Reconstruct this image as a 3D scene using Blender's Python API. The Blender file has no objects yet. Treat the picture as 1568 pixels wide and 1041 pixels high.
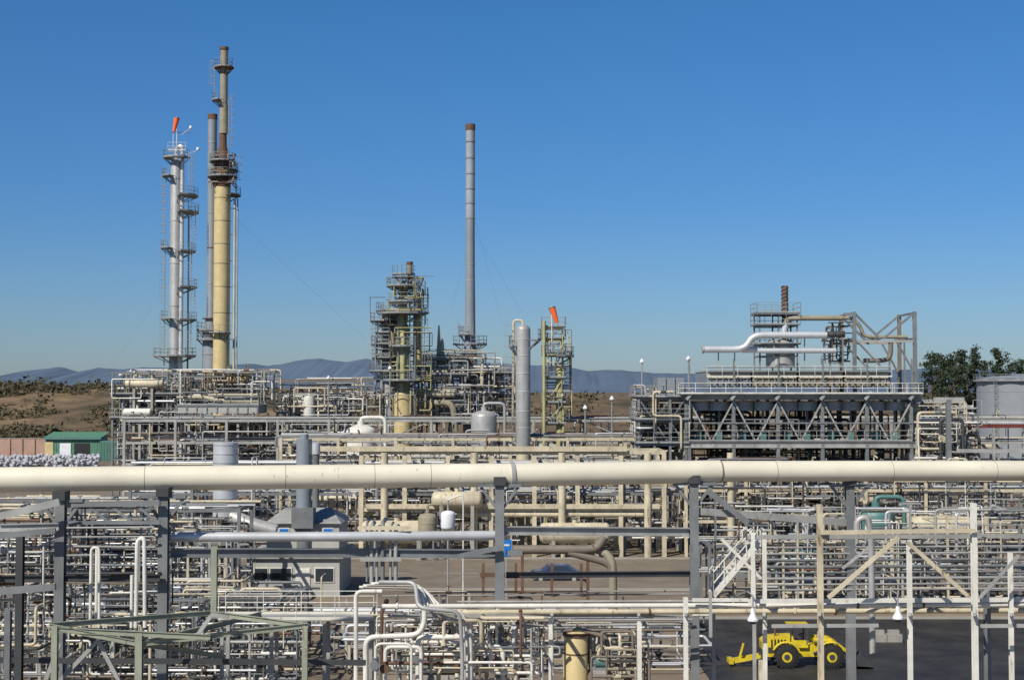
import bpy, math, random
from mathutils import Vector, Matrix, Quaternion, noise
R=random.Random(11)
F=2178.0; T=math.atan(79.5/F); CH=16.0
cT,sT=math.cos(T),math.sin(T)
def P(px,py,d):
    u=(px-784)/F; v=(520.5-py)/F; k=d/(cT-v*sT)
    return Vector((u*k,d,CH+(sT+v*cT)*k))
def X(px,d,py=640): return P(px,py,d).x
def Z(py,d): return P(784,py,d).z
# ---------------------------------------------------------------- materials
MATS={}
def mk(name,col,rough=.6,metal=0.,var=.2,rust=0.,rustcol=(.13,.06,.03),scale=.7,streak=.25):
    m=bpy.data.materials.new(name); m.use_nodes=True; nt=m.node_tree; N=nt.nodes; L=nt.links
    b=N['Principled BSDF']; b.inputs['Roughness'].default_value=rough; b.inputs['Metallic'].default_value=metal
    g=N.new('ShaderNodeNewGeometry')
    n1=N.new('ShaderNodeTexNoise'); n1.inputs['Scale'].default_value=scale; n1.inputs['Detail'].default_value=6; n1.inputs['Roughness'].default_value=.65
    L.new(g.outputs['Position'],n1.inputs['Vector'])
    r1=N.new('ShaderNodeValToRGB'); r1.color_ramp.elements[0].position=.3; r1.color_ramp.elements[1].position=.7
    c=Vector(col)
    r1.color_ramp.elements[0].color=(*(c*(1-var)),1); r1.color_ramp.elements[1].color=(*[min(1,k) for k in c*(1+var*.45)],1)
    L.new(n1.outputs['Fac'],r1.inputs['Fac'])
    out=r1.outputs['Color']
    if rust>0:
        mp=N.new('ShaderNodeMapping'); mp.inputs['Scale'].default_value=(1.6,1.6,streak*1.6)
        L.new(g.outputs['Position'],mp.inputs['Vector'])
        n2=N.new('ShaderNodeTexNoise'); n2.inputs['Scale'].default_value=1.7; n2.inputs['Detail'].default_value=8; n2.inputs['Roughness'].default_value=.7
        L.new(mp.outputs['Vector'],n2.inputs['Vector'])
        r2=N.new('ShaderNodeValToRGB'); t=.72-rust*.42
        r2.color_ramp.elements[0].position=t; r2.color_ramp.elements[1].position=min(1,t+.12)
        r2.color_ramp.elements[0].color=(0,0,0,1); r2.color_ramp.elements[1].color=(.8,.8,.8,1)
        L.new(n2.outputs['Fac'],r2.inputs['Fac'])
        mx=N.new('ShaderNodeMixRGB'); L.new(r2.outputs['Color'],mx.inputs['Fac']); L.new(out,mx.inputs['Color1']); mx.inputs['Color2'].default_value=(*rustcol,1)
        out=mx.outputs['Color']
    L.new(out,b.inputs['Base Color'])
    MATS[name]=m; return m
mk('cream_paint',(.57,.50,.355),.55,0,.3,.38)
mk('white_paint',(.71,.69,.62),.5,0,.25,.32)
mk('pipeline_paint',(.74,.69,.55),.42,0,.14,.2,(.50,.40,.25),.35)
mk('grey_steel',(.185,.195,.20),.55,.0,.35,.25)
mk('light_steel',(.36,.36,.34),.5,.0,.3,.32)
mk('dark_steel',(.05,.053,.056),.6,0,.35,.35)
mk('aluminium',(.64,.65,.66),.4,.35,.18,.1,(.3,.27,.24))
mk('dull_cladding',(.40,.40,.39),.48,.2,.25,.3,(.20,.15,.11))
mk('rust',(.15,.08,.048),.8,0,.4,.3,(.06,.03,.02))
mk('brown_pipe',(.20,.165,.13),.65,0,.25,.3)
mk('yellow_paint',(.60,.48,.24),.55,0,.2,.28,(.34,.22,.11))
mk('olive_paint',(.42,.40,.19),.6,0,.25,.35)
mk('green_frame',(.30,.32,.24),.6,0,.25,.35)
mk('galv_rail',(.33,.34,.33),.5,.1,.2,.2)
mk('concrete',(.33,.31,.27),.85,0,.2,.2,(.2,.17,.13))
mk('teal_paint',(.09,.20,.185),.5,0,.2,.2)
mk('blue_sign',(.01,.17,.55),.4,0,.05)
mk('orange_fabric',(.95,.16,.03),.7,0,.05)
mk('loader_yellow',(.66,.50,.02),.5,0,.3,.42,(.20,.14,.06),1.6,.6)
mk('rubber',(.02,.02,.02),.85,0,.2)
mk('glass',(.03,.04,.05),.12,0,.05)
mk('red_paint',(.16,.04,.03),.5,0,.2,.2)
mk('green_container',(.10,.24,.15),.6,0,.25,.2)
mk('plastic_white',(.74,.75,.78),.6,0,.12)
mk('bag_fabric',(.46,.47,.50),.8,0,.25,.2,(.3,.28,.26))
mk('pink_wall',(.42,.27,.21),.85,0,.2)
mk('cabin_wall',(.40,.40,.37),.7,0,.15,.2)
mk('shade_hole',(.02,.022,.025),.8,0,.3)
mk('car_blue',(.04,.07,.16),.25,.2,.05)
mk('tank_grey',(.23,.26,.29),.55,0,.12,.15)
mk('tank_paint',(.24,.26,.28),.55,0,.1,.12)
mk('bark',(.12,.08,.05),.9,0,.3)
mk('mountain_haze_blue',(.085,.13,.195),1,0,.22,0,(0,0,0),.0012)  # distance haze is put into the bluish base colour
mk('stack_tan',(.30,.265,.19),.7,0,.3,.35)
mk('pale_band',(.31,.34,.37),.6,0,.15,.15)
def leafmat(name,a,b):
    m=mk(name,a,.8,0,.5,0,(0,0,0),.5)
    for n in m.node_tree.nodes:
        if n.type=='VALTORGB': n.color_ramp.elements[0].color=(*a,1); n.color_ramp.elements[1].color=(*b,1)
leafmat('pine_foliage',(.012,.025,.014),(.05,.075,.03))
leafmat('scrub_foliage',(.030,.033,.015),(.13,.105,.052))
# ---------------------------------------------------------------- mesh builder
class M:
    def __init__(s): s.v=[]; s.f=[]; s.m=[]; s.s=[]; s.ml=[]
    def mi(s,n):
        if n not in s.ml: s.ml.append(n)
        return s.ml.index(n)
    def sweep(s,pts,rad,mat,n=8,caps=True,smooth=True):
        pts=[Vector(p) for p in pts]; k=len(pts)
        if isinstance(rad,(int,float)): rad=[rad]*k
        T_=[]
        for i in range(k):
            a=pts[max(0,i-1)]; b=pts[min(k-1,i+1)]; t=(b-a)
            if t.length<1e-6: t=Vector((0,0,1))
            T_.append(t.normalized())
        t0=T_[0]; up=Vector((0,0,1)) if abs(t0.z)<.9 else Vector((1,0,0))
        nr=t0.cross(up).normalized(); b0=len(s.v); mi=s.mi(mat)
        for i in range(k):
            if i>0:
                q=T_[i-1].rotation_difference(T_[i]); nr=(q@nr)
                nr=(nr-T_[i]*nr.dot(T_[i])).normalized()
            bn=T_[i].cross(nr)
            for j in range(n):
                a=2*math.pi*(j+.5)/n
                s.v.append(pts[i]+(nr*math.cos(a)+bn*math.sin(a))*rad[i])
        for i in range(k-1):
            for j in range(n):
                j2=(j+1)%n
                s.f.append((b0+i*n+j,b0+i*n+j2,b0+(i+1)*n+j2,b0+(i+1)*n+j)); s.m.append(mi); s.s.append(smooth)
        if caps:
            c0=len(s.v); s.v+=[s.v[b0+j].copy() for j in range(n)]+[s.v[b0+(k-1)*n+j].copy() for j in range(n)]
            s.f.append(tuple(c0+j for j in range(n-1,-1,-1))); s.m.append(mi); s.s.append(False)
            s.f.append(tuple(c0+n+j for j in range(n))); s.m.append(mi); s.s.append(False)
    def cyl(s,a,b,r,mat,n=8,r2=None,caps=True): s.sweep([a,b],[r,r if r2 is None else r2],mat,n,caps)
    def pipe(s,pts,r,mat,n=8,br=None):
        pts=[Vector(p) for p in pts]; br=br or r*3
        o=[pts[0]]
        for i in range(1,len(pts)-1):
            a,b,c=pts[i-1],pts[i],pts[i+1]
            d1=min(br,(a-b).length*.48); d2=min(br,(c-b).length*.48)
            p=b+(a-b).normalized()*d1; q=b+(c-b).normalized()*d2
            for t in (0,.25,.5,.75,1): o.append(p*(1-t)**2+b*2*t*(1-t)+q*t*t)
        o.append(pts[-1]); s.sweep(o,r,mat,n)
    def face(s,vs,mat,smooth=False):
        b=len(s.v); s.v+= [Vector(p) for p in vs]; s.f.append(tuple(range(b,b+len(vs)))); s.m.append(s.mi(mat)); s.s.append(smooth)
    def hexa(s,c8,mat):
        b=len(s.v); s.v+=c8; mi=s.mi(mat)
        for q in ((0,3,2,1),(4,5,6,7),(0,1,5,4),(1,2,6,5),(2,3,7,6),(3,0,4,7)):
            s.f.append(tuple(b+i for i in q)); s.m.append(mi); s.s.append(False)
    def beam(s,a,b,w,h,mat):
        a=Vector(a); b=Vector(b); t=(b-a)
        if t.length<1e-5: return
        t.normalize()
        up=Vector((0,0,1)) if abs(t.z)<.95 else Vector((0,1,0))
        sd=t.cross(up).normalized(); up=sd.cross(t)
        w*=.5*R.uniform(.985,1.015); h*=.5*R.uniform(.985,1.015)
        c=[]
        for p in (a,b):
            for (i,j) in ((-1,-1),(1,-1),(1,1),(-1,1)): c.append(p+sd*w*i+up*h*j)
        s.hexa(c,mat)
    def ib(s,a,b,w,h,mat,t=None):
        a=Vector(a); b=Vector(b); d=(b-a).normalized()
        up=Vector((0,0,1)) if abs(d.z)<.95 else Vector((0,1,0))
        sd=d.cross(up).normalized(); up=sd.cross(d)
        t=t or max(.02,h*.1); o=up*(h/2-t/2)
        s.beam(a+o,b+o,w,t,mat); s.beam(a-o,b-o,w,t,mat)
        s.beam(a,b,t,h-2*t,mat)
    def box(s,c,sz,mat,rz=0):
        c=Vector(c); q=Matrix.Rotation(rz,3,'Z'); hx,hy,hz=sz[0]/2,sz[1]/2,sz[2]/2
        pts=[c+q@Vector((i*hx,j*hy,k*hz)) for k in (-1,1) for (i,j) in ((-1,-1),(1,-1),(1,1),(-1,1))]
        s.hexa(pts,mat)
    def lathe(s,base,axis,prof,mat,n=20):
        base=Vector(base); axis=Vector(axis).normalized()
        pf=[prof[0]]
        for i in range(1,len(prof)-1):
            a0=math.atan2(prof[i][1]-prof[i-1][1],prof[i][0]-prof[i-1][0]); a1=math.atan2(prof[i+1][1]-prof[i][1],prof[i+1][0]-prof[i][0])
            pf.append(prof[i])
            if abs(a1-a0)>.5: pf.append(prof[i])
        pf.append(prof[-1]); prof=pf
        pts=[base+axis*t for t,_ in prof]; rr=[max(r,.001) for _,r in prof]
        up=Vector((0,0,1)) if abs(axis.z)<.9 else Vector((1,0,0))
        nr=axis.cross(up).normalized(); bn=axis.cross(nr); b0=len(s.v); mi=s.mi(mat); k=len(pts)
        for i in range(k):
            for j in range(n):
                a=2*math.pi*(j+.5)/n; s.v.append(pts[i]+(nr*math.cos(a)+bn*math.sin(a))*rr[i])
        for i in range(k-1):
            if prof[i]==prof[i+1]: continue
            for j in range(n):
                j2=(j+1)%n; s.f.append((b0+i*n+j,b0+i*n+j2,b0+(i+1)*n+j2,b0+(i+1)*n+j)); s.m.append(mi); s.s.append(True)
        for o,rev in ((0,True),((k-1)*n,False)):
            c0=len(s.v); s.v+=[s.v[b0+o+j].copy() for j in range(n)]; idx=[c0+j for j in range(n)]
            s.f.append(tuple(reversed(idx)) if rev else tuple(idx)); s.m.append(mi); s.s.append(False)
    def vessel(s,base,axis,L,r,mat,n=20,dome=.5):
        lo=[(dome*r*(1-math.cos(math.pi/2*i/5)),r*math.sin(math.pi/2*i/5)) for i in range(6)]
        hi=[(L-t,q) for t,q in lo][::-1]
        s.lathe(base,axis,lo+hi,mat,n)
    def flange(s,p,axis,r,mat):
        axis=Vector(axis).normalized(); p=Vector(p); w=max(.04,r*.22)
        s.cyl(p-axis*w,p+axis*w,r*1.45,mat,10)
    def valve(s,p,axis,r,mat):
        p=Vector(p); ax=Vector(axis).normalized()
        s.cyl(p-ax*r*2.4,p-ax*r*2,r*1.6,mat,8); s.cyl(p+ax*r*2,p+ax*r*2.4,r*1.6,mat,8)
        s.sweep([p-ax*r*2,p,p+ax*r*2],[r*1.2,r*1.7,r*1.2],mat,8)
        st=Vector((0,0,1)) if abs(ax.z)<.7 else Vector((0,-1,0))
        s.cyl(p,p+st*r*5,r*.35,mat,6); s.cyl(p+st*r*5,p+st*r*5.3,r*2.1,mat,10)
    def rail(s,pts,mat='galv_rail',h=1.1,r=.03,step=1.6,toe=True):
        pts=[Vector(p) for p in pts]
        for a,b in zip(pts[:-1],pts[1:]):
            L=(b-a).length
            if L<.05: continue
            k=max(1,int(round(L/step)))
            for i in range(k+1): q=a+(b-a)*i/k; s.cyl(q,q+Vector((0,0,h)),r,mat,5)
            for hh in (h,h*.52): s.cyl(a+Vector((0,0,hh)),b+Vector((0,0,hh)),r,mat,5)
            if toe: s.beam(a+Vector((0,0,.08)),b+Vector((0,0,.08)),.02,.14,mat)
    def ladder(s,x,y,z0,z1,ang=-math.pi/2,mat='galv_rail',cage=True):
        d=Vector((math.cos(ang),math.sin(ang),0)); sd=Vector((-d.y,d.x,0)); c=Vector((x,y,0)); up=Vector((0,0,1))
        for k in (-.25,.25): s.cyl(c+sd*k+up*z0,c+sd*k+up*z1,.035,mat,5)
        z=z0
        while z<z1: s.cyl(c+sd*-.25+up*z,c+sd*.25+up*z,.02,mat,4); z+=.45
        if cage:
            z=z0+2.2
            while z<z1+.9:
                pts=[c+up*z+sd*(.38*math.cos(a))+d*(.75*math.sin(a)) for a in [math.pi*i/6 for i in range(7)]]
                s.sweep(pts,.028,mat,4); z+=1.1
            for a in (math.pi*.2,math.pi*.5,math.pi*.8):
                o=sd*(.38*math.cos(a))+d*(.75*math.sin(a)); s.cyl(c+o+up*(z0+2.2),c+o+up*(z1+.9),.02,mat,4)
    def ring(s,cx,cy,z,ri,ro,a0,a1,mat='grey_steel',rm='galv_rail',rails=True):
        n=max(4,int((a1-a0)/(math.pi/8))); A=[a0+(a1-a0)*i/n for i in range(n+1)]
        q=lambda r,a,zz: Vector((cx+r*math.cos(a),cy+r*math.sin(a),zz))
        for a,b in zip(A[:-1],A[1:]):
            s.hexa([q(ri,a,z-.12),q(ro,a,z-.12),q(ro,b,z-.12),q(ri,b,z-.12),q(ri,a,z),q(ro,a,z),q(ro,b,z),q(ri,b,z)],mat)
        for a in A[::2]: s.beam(q(ri*.95,a,z-1.0),q(ro*.93,a,z-.15),.1,.1,mat)
        if rails:
            s.rail([q(ro-.05,a,z) for a in A],rm,step=1.2)
    def build(s,name):
        if not s.v: return None
        xs=[p.x for p in s.v]; ys=[p.y for p in s.v]; zs=[p.z for p in s.v]
        o=Vector(((min(xs)+max(xs))/2,(min(ys)+max(ys))/2,min(zs)))
        me=bpy.data.meshes.new(name); me.from_pydata([tuple(p-o) for p in s.v],[],s.f)
        for n in s.ml: me.materials.append(MATS[n])
        me.polygons.foreach_set('material_index',s.m); me.polygons.foreach_set('use_smooth',s.s); me.update()
        ob=bpy.data.objects.new(name,me); ob.location=o; bpy.context.scene.collection.objects.link(ob)
        return ob
# ---------------------------------------------------------------- generic plant generators
PM=['cream_paint']*4+['white_paint']*2+['aluminium']*2+['dull_cladding']*3+['light_steel']*3+['grey_steel']*3+['dark_steel']*2+['brown_pipe','rust']
def V3(x,y,z): return Vector((x,y,z))
def frame(m,x0,x1,y0,y1,zs,nx,ny,mt,cs=.28,bs=.24,z0=0,brace=.3,rail=False,deck=0.,I=False):
    xs=[x0+(x1-x0)*i/nx for i in range(nx+1)]; ys=[y0+(y1-y0)*i/ny for i in range(ny+1)]
    bm=m.ib if I else m.beam
    for x in xs:
        for y in ys: bm(V3(x,y,z0),V3(x,y,zs[-1]+.1),cs,cs,mt)
    for z in zs:
        for y in ys: bm(V3(x0,y,z),V3(x1,y,z),bs*.6,bs,mt)
        for x in xs: bm(V3(x,y0,z+.03),V3(x,y1,z+.03),bs*.6,bs,mt)
    lv=[z0]+list(zs)
    for i in range(nx):
        for a,b in zip(lv[:-1],lv[1:]):
            if R.random()<brace:
                y=ys[0]+cs*.3
                if R.random()<.5: m.beam(V3(xs[i],y,a),V3(xs[i+1],y,b),.1,.12,mt)
                else: m.beam(V3(xs[i+1],y,a),V3(xs[i],y,b),.1,.12,mt)
    for z in zs:
        if deck>0 and R.random()<deck:
            m.box(((x0+x1)/2,(y0+y1)/2,z+bs*.5+.06),(x1-x0+.7,y1-y0+.7,.06),'grey_steel')
            if rail: 
                zz=z+bs*.5+.1; e=.33
                m.rail([V3(x0-e,y0-e,zz),V3(x1+e,y0-e,zz),V3(x1+e,y1+e,zz),V3(x0-e,y1+e,zz),V3(x0-e,y0-e,zz)],'galv_rail',step=1.8)
def tier(m,x0,x1,y0,y1,z,n,rr=(.05,.2),mats=PM,drop=.4):
    for i in range(n):
        y=y0+(y1-y0)*(i+.5)/n+R.uniform(-.1,.1); r=R.uniform(rr[0],rr[1])*R.choice((.6,.8,1,1)); mt=R.choice(mats)
        a=x0 if R.random()<.6 else x0+(x1-x0)*R.uniform(0,.4); b=x1 if R.random()<.6 else x1-(x1-x0)*R.uniform(0,.4)
        pts=[V3(a,y,z+r),V3(b,y,z+r)]
        if R.random()<drop: 
            k=R.choice((-1,1,-1)); L=R.uniform(1,3.5); pts=[V3(a,y,z+r+k*L)]+pts if R.random()<.5 else pts+[V3(b,y,z+r+k*L)]
        m.pipe(pts,r,mt,8)
        for _ in range(int((b-a)/14)+1):
            xx=R.uniform(a,b)
            if R.random()<.5: m.flange(V3(xx,y,z+r),(1,0,0),r,mt if R.random()<.7 else 'rust')
            elif r<.13: m.valve(V3(xx,y,z+r),(1,0,0),r,R.choice(('rust','grey_steel','teal_paint','cream_paint')))
        for _ in range(int((b-a)/16)):
            xx=R.uniform(a,b); rr2=r*.5; m.pipe([V3(xx,y,z+r),V3(xx,y,z+r+.6*R.uniform(.6,1.5)),V3(xx,y-1.2,z+r+.6)],max(.03,rr2),mt,6)
def rack(m,x0,x1,y0,y1,zs,bay=6,mt='cream_paint',n=7,rr=(.05,.2),brace=.15,cs=.3,mats=PM,I=False):
    nx=max(1,int(round((x1-x0)/bay))); frame(m,x0,x1,y0,y1,zs,nx,1,mt,cs,.28,0,brace,I=I)
    for z in zs: tier(m,x0-.8,x1+.8,y0+.2,y1-.2,z+.16,n,rr,mats)
def spag(m,vol,n,rr=(.04,.12),mats=PM,seg=(1,4),k=(3,7)):
    (x0,x1),(y0,y1),(z0,z1)=vol
    for _ in range(n):
        p=[R.uniform(x0,x1),R.uniform(y0,y1),R.uniform(z0,z1)]; pts=[V3(*p)]; last=-1
        for j in range(R.randint(*k)):
            ax=R.choice([a for a in (0,0,1,2,2) if a!=last]); last=ax
            L=R.uniform(*seg)*(1.6 if ax==0 else 1)*R.choice((-1,1)); lo,hi=((x0,x1),(y0,y1),(z0,z1))[ax]
            q=p[ax]+L
            if q<lo or q>hi: q=p[ax]-L
            q=min(hi,max(lo,q))
            if abs(q-p[ax])<.4: continue
            p[ax]=q; pts.append(V3(*p))
        if len(pts)<2: continue
        r=rr[0]+(rr[1]-rr[0])*R.random()**1.7; mt=R.choice(mats); m.pipe(pts,r,mt,7)
        a,b=pts[0],pts[1]
        if R.random()<.6: m.valve((a+b)/2,(b-a),r*.9,R.choice(('rust','grey_steel','cream_paint','dark_steel')))
        m.flange(pts[-1],pts[-1]-pts[-2],r,mt)
def posts(m,x0,x1,y0,y1,z0,z1,n,mats=('cream_paint','grey_steel','light_steel','dark_steel')):
    for _ in range(n):
        x=R.uniform(x0,x1); y=R.uniform(y0,y1); z=R.uniform(z0,z1); m.beam(V3(x,y,0),V3(x,y,z),.15,.15,R.choice(mats))
        if R.random()<.5: m.beam(V3(x-.8,y,z),V3(x+.8,y,z+.01),.12,.12,R.choice(mats))
def hdrum(m,x,y,z,L,r,mat,ax=(1,0,0),leg=True):
    ax=Vector(ax).normalized(); c=V3(x,y,z); m.vessel(c-ax*L/2,ax,L,r,mat,18)
    for k in (-.3,.3):
        q=c+ax*L*k; m.cyl(q-ax*.04,q+ax*.04,r*1.03,mat,18)
        if leg: m.box((q.x,q.y,z/2 if leg is True else (z+leg)/2),(.35 if ax.x>.5 else r*1.5,r*1.5 if ax.x>.5 else .35,z if leg is True else z-leg),'concrete')
    m.cyl(c+V3(0,0,r*.8),c+V3(0,0,r+.45),r*.28,mat,10); m.cyl(c+V3(0,0,r+.4),c+V3(0,0,r+.5),r*.4,'grey_steel',10)
def exch(m,x,y,z,L,r,mat):
    c=V3(x,y,z); ax=V3(1,0,0); m.vessel(c-ax*L/2,ax,L,r,mat,16)
    for k in (-.5,-.36,.36): 
        q=c+ax*L*k; m.cyl(q,q+ax*.12,r*1.2,'grey_steel',16)
    for k in (-.25,.2): m.cyl(c+ax*L*k,c+ax*L*k+V3(0,0,r*2),r*.3,mat,8); m.beam(c+ax*L*k-V3(0,0,z),c+ax*L*k,.3,.3,'concrete')
def vdrum(m,x,y,z0,z1,r,mat,legs=True):
    m.vessel(V3(x,y,z0),(0,0,1),z1-z0,r,mat,20)
    for k in (.25,.6): z=z0+(z1-z0)*k; m.cyl(V3(x,y,z),V3(x,y,z+.08),r*1.03,mat,20)
    m.cyl(V3(x,y,z1-.1),V3(x,y,z1+.4),r*.25,mat,8); m.pipe([V3(x,y,z1+.3),V3(x,y,z1+.8),V3(x+r*1.6,y,z1+.8),V3(x+r*1.6,y,z0-.3)],r*.13,mat,7)
    for a in (.8,2.4,3.9,5.5): m.beam(V3(x+r*.9*math.cos(a),y+r*.9*math.sin(a),0),V3(x+r*.9*math.cos(a),y+r*.9*math.sin(a),z0+r*.7),.15,.15,'grey_steel')
def pump(m,x,y):
    m.box((x,y,.15),(2.2,.9,.3),'concrete'); m.cyl(V3(x-.9,y,.75),V3(x,y,.75),.3,R.choice(('teal_paint','grey_steel','green_frame')),12)
    m.cyl(V3(x,y,.75),V3(x+.3,y,.75),.1,'dark_steel',8); m.cyl(V3(x+.3,y,.75),V3(x+.65,y,.75),.4,'grey_steel',14)
    m.pipe([V3(x+.5,y,.9),V3(x+.5,y,2.2),V3(x+.5,y+2,2.2)],.1,'cream_paint'); m.box((x-.4,y,.38),(1.2,.5,.16),'grey_steel')
# ---------------------------------------------------------------- world, sun, camera
sc=bpy.context.scene
SE=math.radians(44); SR=math.radians(215)
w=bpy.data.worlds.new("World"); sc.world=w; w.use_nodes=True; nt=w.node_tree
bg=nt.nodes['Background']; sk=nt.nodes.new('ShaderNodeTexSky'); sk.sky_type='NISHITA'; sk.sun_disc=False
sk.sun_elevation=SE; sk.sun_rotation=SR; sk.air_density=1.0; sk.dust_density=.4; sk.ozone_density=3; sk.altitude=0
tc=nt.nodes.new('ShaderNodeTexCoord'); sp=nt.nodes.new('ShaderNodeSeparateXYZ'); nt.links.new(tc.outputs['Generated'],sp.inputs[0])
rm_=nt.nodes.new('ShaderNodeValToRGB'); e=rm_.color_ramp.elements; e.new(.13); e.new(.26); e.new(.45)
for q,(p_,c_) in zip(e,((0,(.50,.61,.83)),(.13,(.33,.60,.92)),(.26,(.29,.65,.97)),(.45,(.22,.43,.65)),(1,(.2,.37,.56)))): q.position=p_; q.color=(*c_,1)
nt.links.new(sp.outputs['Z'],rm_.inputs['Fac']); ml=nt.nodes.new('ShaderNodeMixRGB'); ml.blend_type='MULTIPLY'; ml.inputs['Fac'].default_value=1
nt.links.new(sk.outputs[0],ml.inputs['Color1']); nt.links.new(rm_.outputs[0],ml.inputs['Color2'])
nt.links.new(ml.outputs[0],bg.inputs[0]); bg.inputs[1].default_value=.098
sd=bpy.data.lights.new('sun','SUN'); sd.energy=5.0; sd.angle=math.radians(.5); sd.color=(1,.94,.84)
so=bpy.data.objects.new('sun',sd); sc.collection.objects.link(so)
ds=Vector((math.sin(SR)*math.cos(SE),math.cos(SR)*math.cos(SE),math.sin(SE)))
so.rotation_euler=(-ds).to_track_quat('-Z','Y').to_euler(); so.location=(-60,-60,80)
cd=bpy.data.cameras.new('camera'); cd.sensor_width=36; cd.lens=F/1568*36; cd.clip_end=40000; cd.clip_start=.5
co=bpy.data.objects.new('camera',cd); co.location=(0,0,CH); co.rotation_euler=(math.pi/2+T,0,0); sc.collection.objects.link(co); sc.camera=co
sc.view_settings.view_transform='Standard'; sc.view_settings.look='None'; sc.view_settings.exposure=0
# ---------------------------------------------------------------- ground
def hgt(x,y):
    t=max(0,min(1,(y-345)/170)); t=t*t*(3-2*t)
    amp=12.6+ (4.6*max(0,min(1,(-x-60)/55)) if y<900 else 4.6*max(0,1-(y-900)/800)*max(0,min(1,(-x-60)/55)))
    n=noise.fractal(Vector((x*.013,y*.013,.3)),1,2,4)
    return t*(amp+n*3.2*min(1,t*1.5)*(1 if y<1500 else .3))
def axis(lo,hi,fine0,fine1,fs,cn):
    a=[]; v=fine0
    while v<fine1: a.append(v); v+=fs
    g=[]
    for i in range(1,cn+1): g.append(fine1+(hi-fine1)*(i/cn)**2.5)
    l=[fine0+(lo-fine0)*(i/cn)**2.5 for i in range(cn,0,-1)]
    return l+a+g
xs=axis(-9000,9000,-230,230,5,14); ys=axis(-200,12000,330,720,5,14)
gm=bpy.data.meshes.new('ground'); vv=[(x,y,hgt(x,y)) for y in ys for x in xs]; nx=len(xs)
gm.from_pydata(vv,[],[(j*nx+i,j*nx+i+1,(j+1)*nx+i+1,(j+1)*nx+i) for j in range(len(ys)-1) for i in range(nx-1)])
gm.polygons.foreach_set('use_smooth',[True]*len(gm.polygons))
g=bpy.data.objects.new('ground',gm); sc.collection.objects.link(g)
m=bpy.data.materials.new('ground_soil'); m.use_nodes=True; N=m.node_tree.nodes; L=m.node_tree.links
b=N['Principled BSDF']; b.inputs['Roughness'].default_value=.95; ge=N.new('ShaderNodeNewGeometry')
def nz(s,d=8,r=.6):
    n=N.new('ShaderNodeTexNoise'); n.inputs['Scale'].default_value=s; n.inputs['Detail'].default_value=d; n.inputs['Roughness'].default_value=r; L.new(ge.outputs['Position'],n.inputs['Vector']); return n
def rp(fac,*st):
    r=N.new('ShaderNodeValToRGB'); e=r.color_ramp.elements
    while len(e)<len(st): e.new(.5)
    for q,(p,c) in zip(e,st): q.position=p; q.color=(*c,1)
    L.new(fac,r.inputs['Fac']); return r
a=nz(.09); yard=rp(a.outputs['Fac'],(.3,(.10,.085,.062)),(.5,(.20,.155,.11)),(.7,(.29,.235,.165)))
c=nz(.05,10,.72); scr=rp(c.outputs['Fac'],(.38,(.05,.043,.022)),(.50,(.12,.082,.043)),(.60,(.19,.13,.07)),(.74,(.27,.20,.12)))
sx=N.new('ShaderNodeSeparateXYZ'); L.new(ge.outputs['Position'],sx.inputs[0])
mr=N.new('ShaderNodeMapRange'); mr.inputs['From Min'].default_value=300; mr.inputs['From Max'].default_value=345; L.new(sx.outputs['Y'],mr.inputs['Value'])
mx=N.new('ShaderNodeMixRGB'); L.new(mr.outputs[0],mx.inputs['Fac']); L.new(yard.outputs[0],mx.inputs['Color1']); L.new(scr.outputs[0],mx.inputs['Color2']); L.new(mx.outputs[0],b.inputs['Base Color'])
gm.materials.append(m)
def asphalt(name,c0,c1,rough=.85):
    m=bpy.data.materials.new(name); m.use_nodes=True; N=m.node_tree.nodes; L=m.node_tree.links; ge=N.new('ShaderNodeNewGeometry')
    n=N.new('ShaderNodeTexNoise'); n.inputs['Scale'].default_value=.35; n.inputs['Detail'].default_value=9; n.inputs['Roughness'].default_value=.7; L.new(ge.outputs['Position'],n.inputs['Vector'])
    r=N.new('ShaderNodeValToRGB'); r.color_ramp.elements[0].position=.35; r.color_ramp.elements[1].position=.65; r.color_ramp.elements[0].color=(*c0,1); r.color_ramp.elements[1].color=(*c1,1)
    L.new(n.outputs['Fac'],r.inputs['Fac']); b=N['Principled BSDF']; L.new(r.outputs[0],b.inputs['Base Color'])
    r2=N.new('ShaderNodeMapRange'); r2.inputs['To Min'].default_value=rough-.35; r2.inputs['To Max'].default_value=rough+.1; L.new(n.outputs['Fac'],r2.inputs['Value']); L.new(r2.outputs[0],b.inputs['Roughness'])
    MATS[name]=m
asphalt('asphalt_dark',(.012,.012,.013),(.05,.047,.043),.72); asphalt('asphalt_tan',(.16,.13,.10),(.23,.19,.145))
mk('road_marking',(.6,.58,.5),.8,0,.3)
rd=M()
def sheet(m,x0,x1,y0,y1,z,mat): m.face([(x0,y0,z),(x1,y0,z),(x1,y1,z),(x0,y1,z)],mat)
sheet(rd,11,70,70,101,.004,'asphalt_dark'); rd.build('yard_road')
rd=M(); sheet(rd,-80,80,116,137,.004,'asphalt_tan')
for x in range(-78,78,6): sheet(rd,x,x+3,126.4,126.55,.008,'road_marking')
rd.build('access_road')
kb=M(); kb.box((0,115.8,.07),(160,.3,.14),'concrete'); kb.box((0,137.2,.07),(160,.3,.14),'concrete'); kb.box((40,101.2,.07),(60,.3,.14),'concrete'); kb.build('road_kerb')
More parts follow.
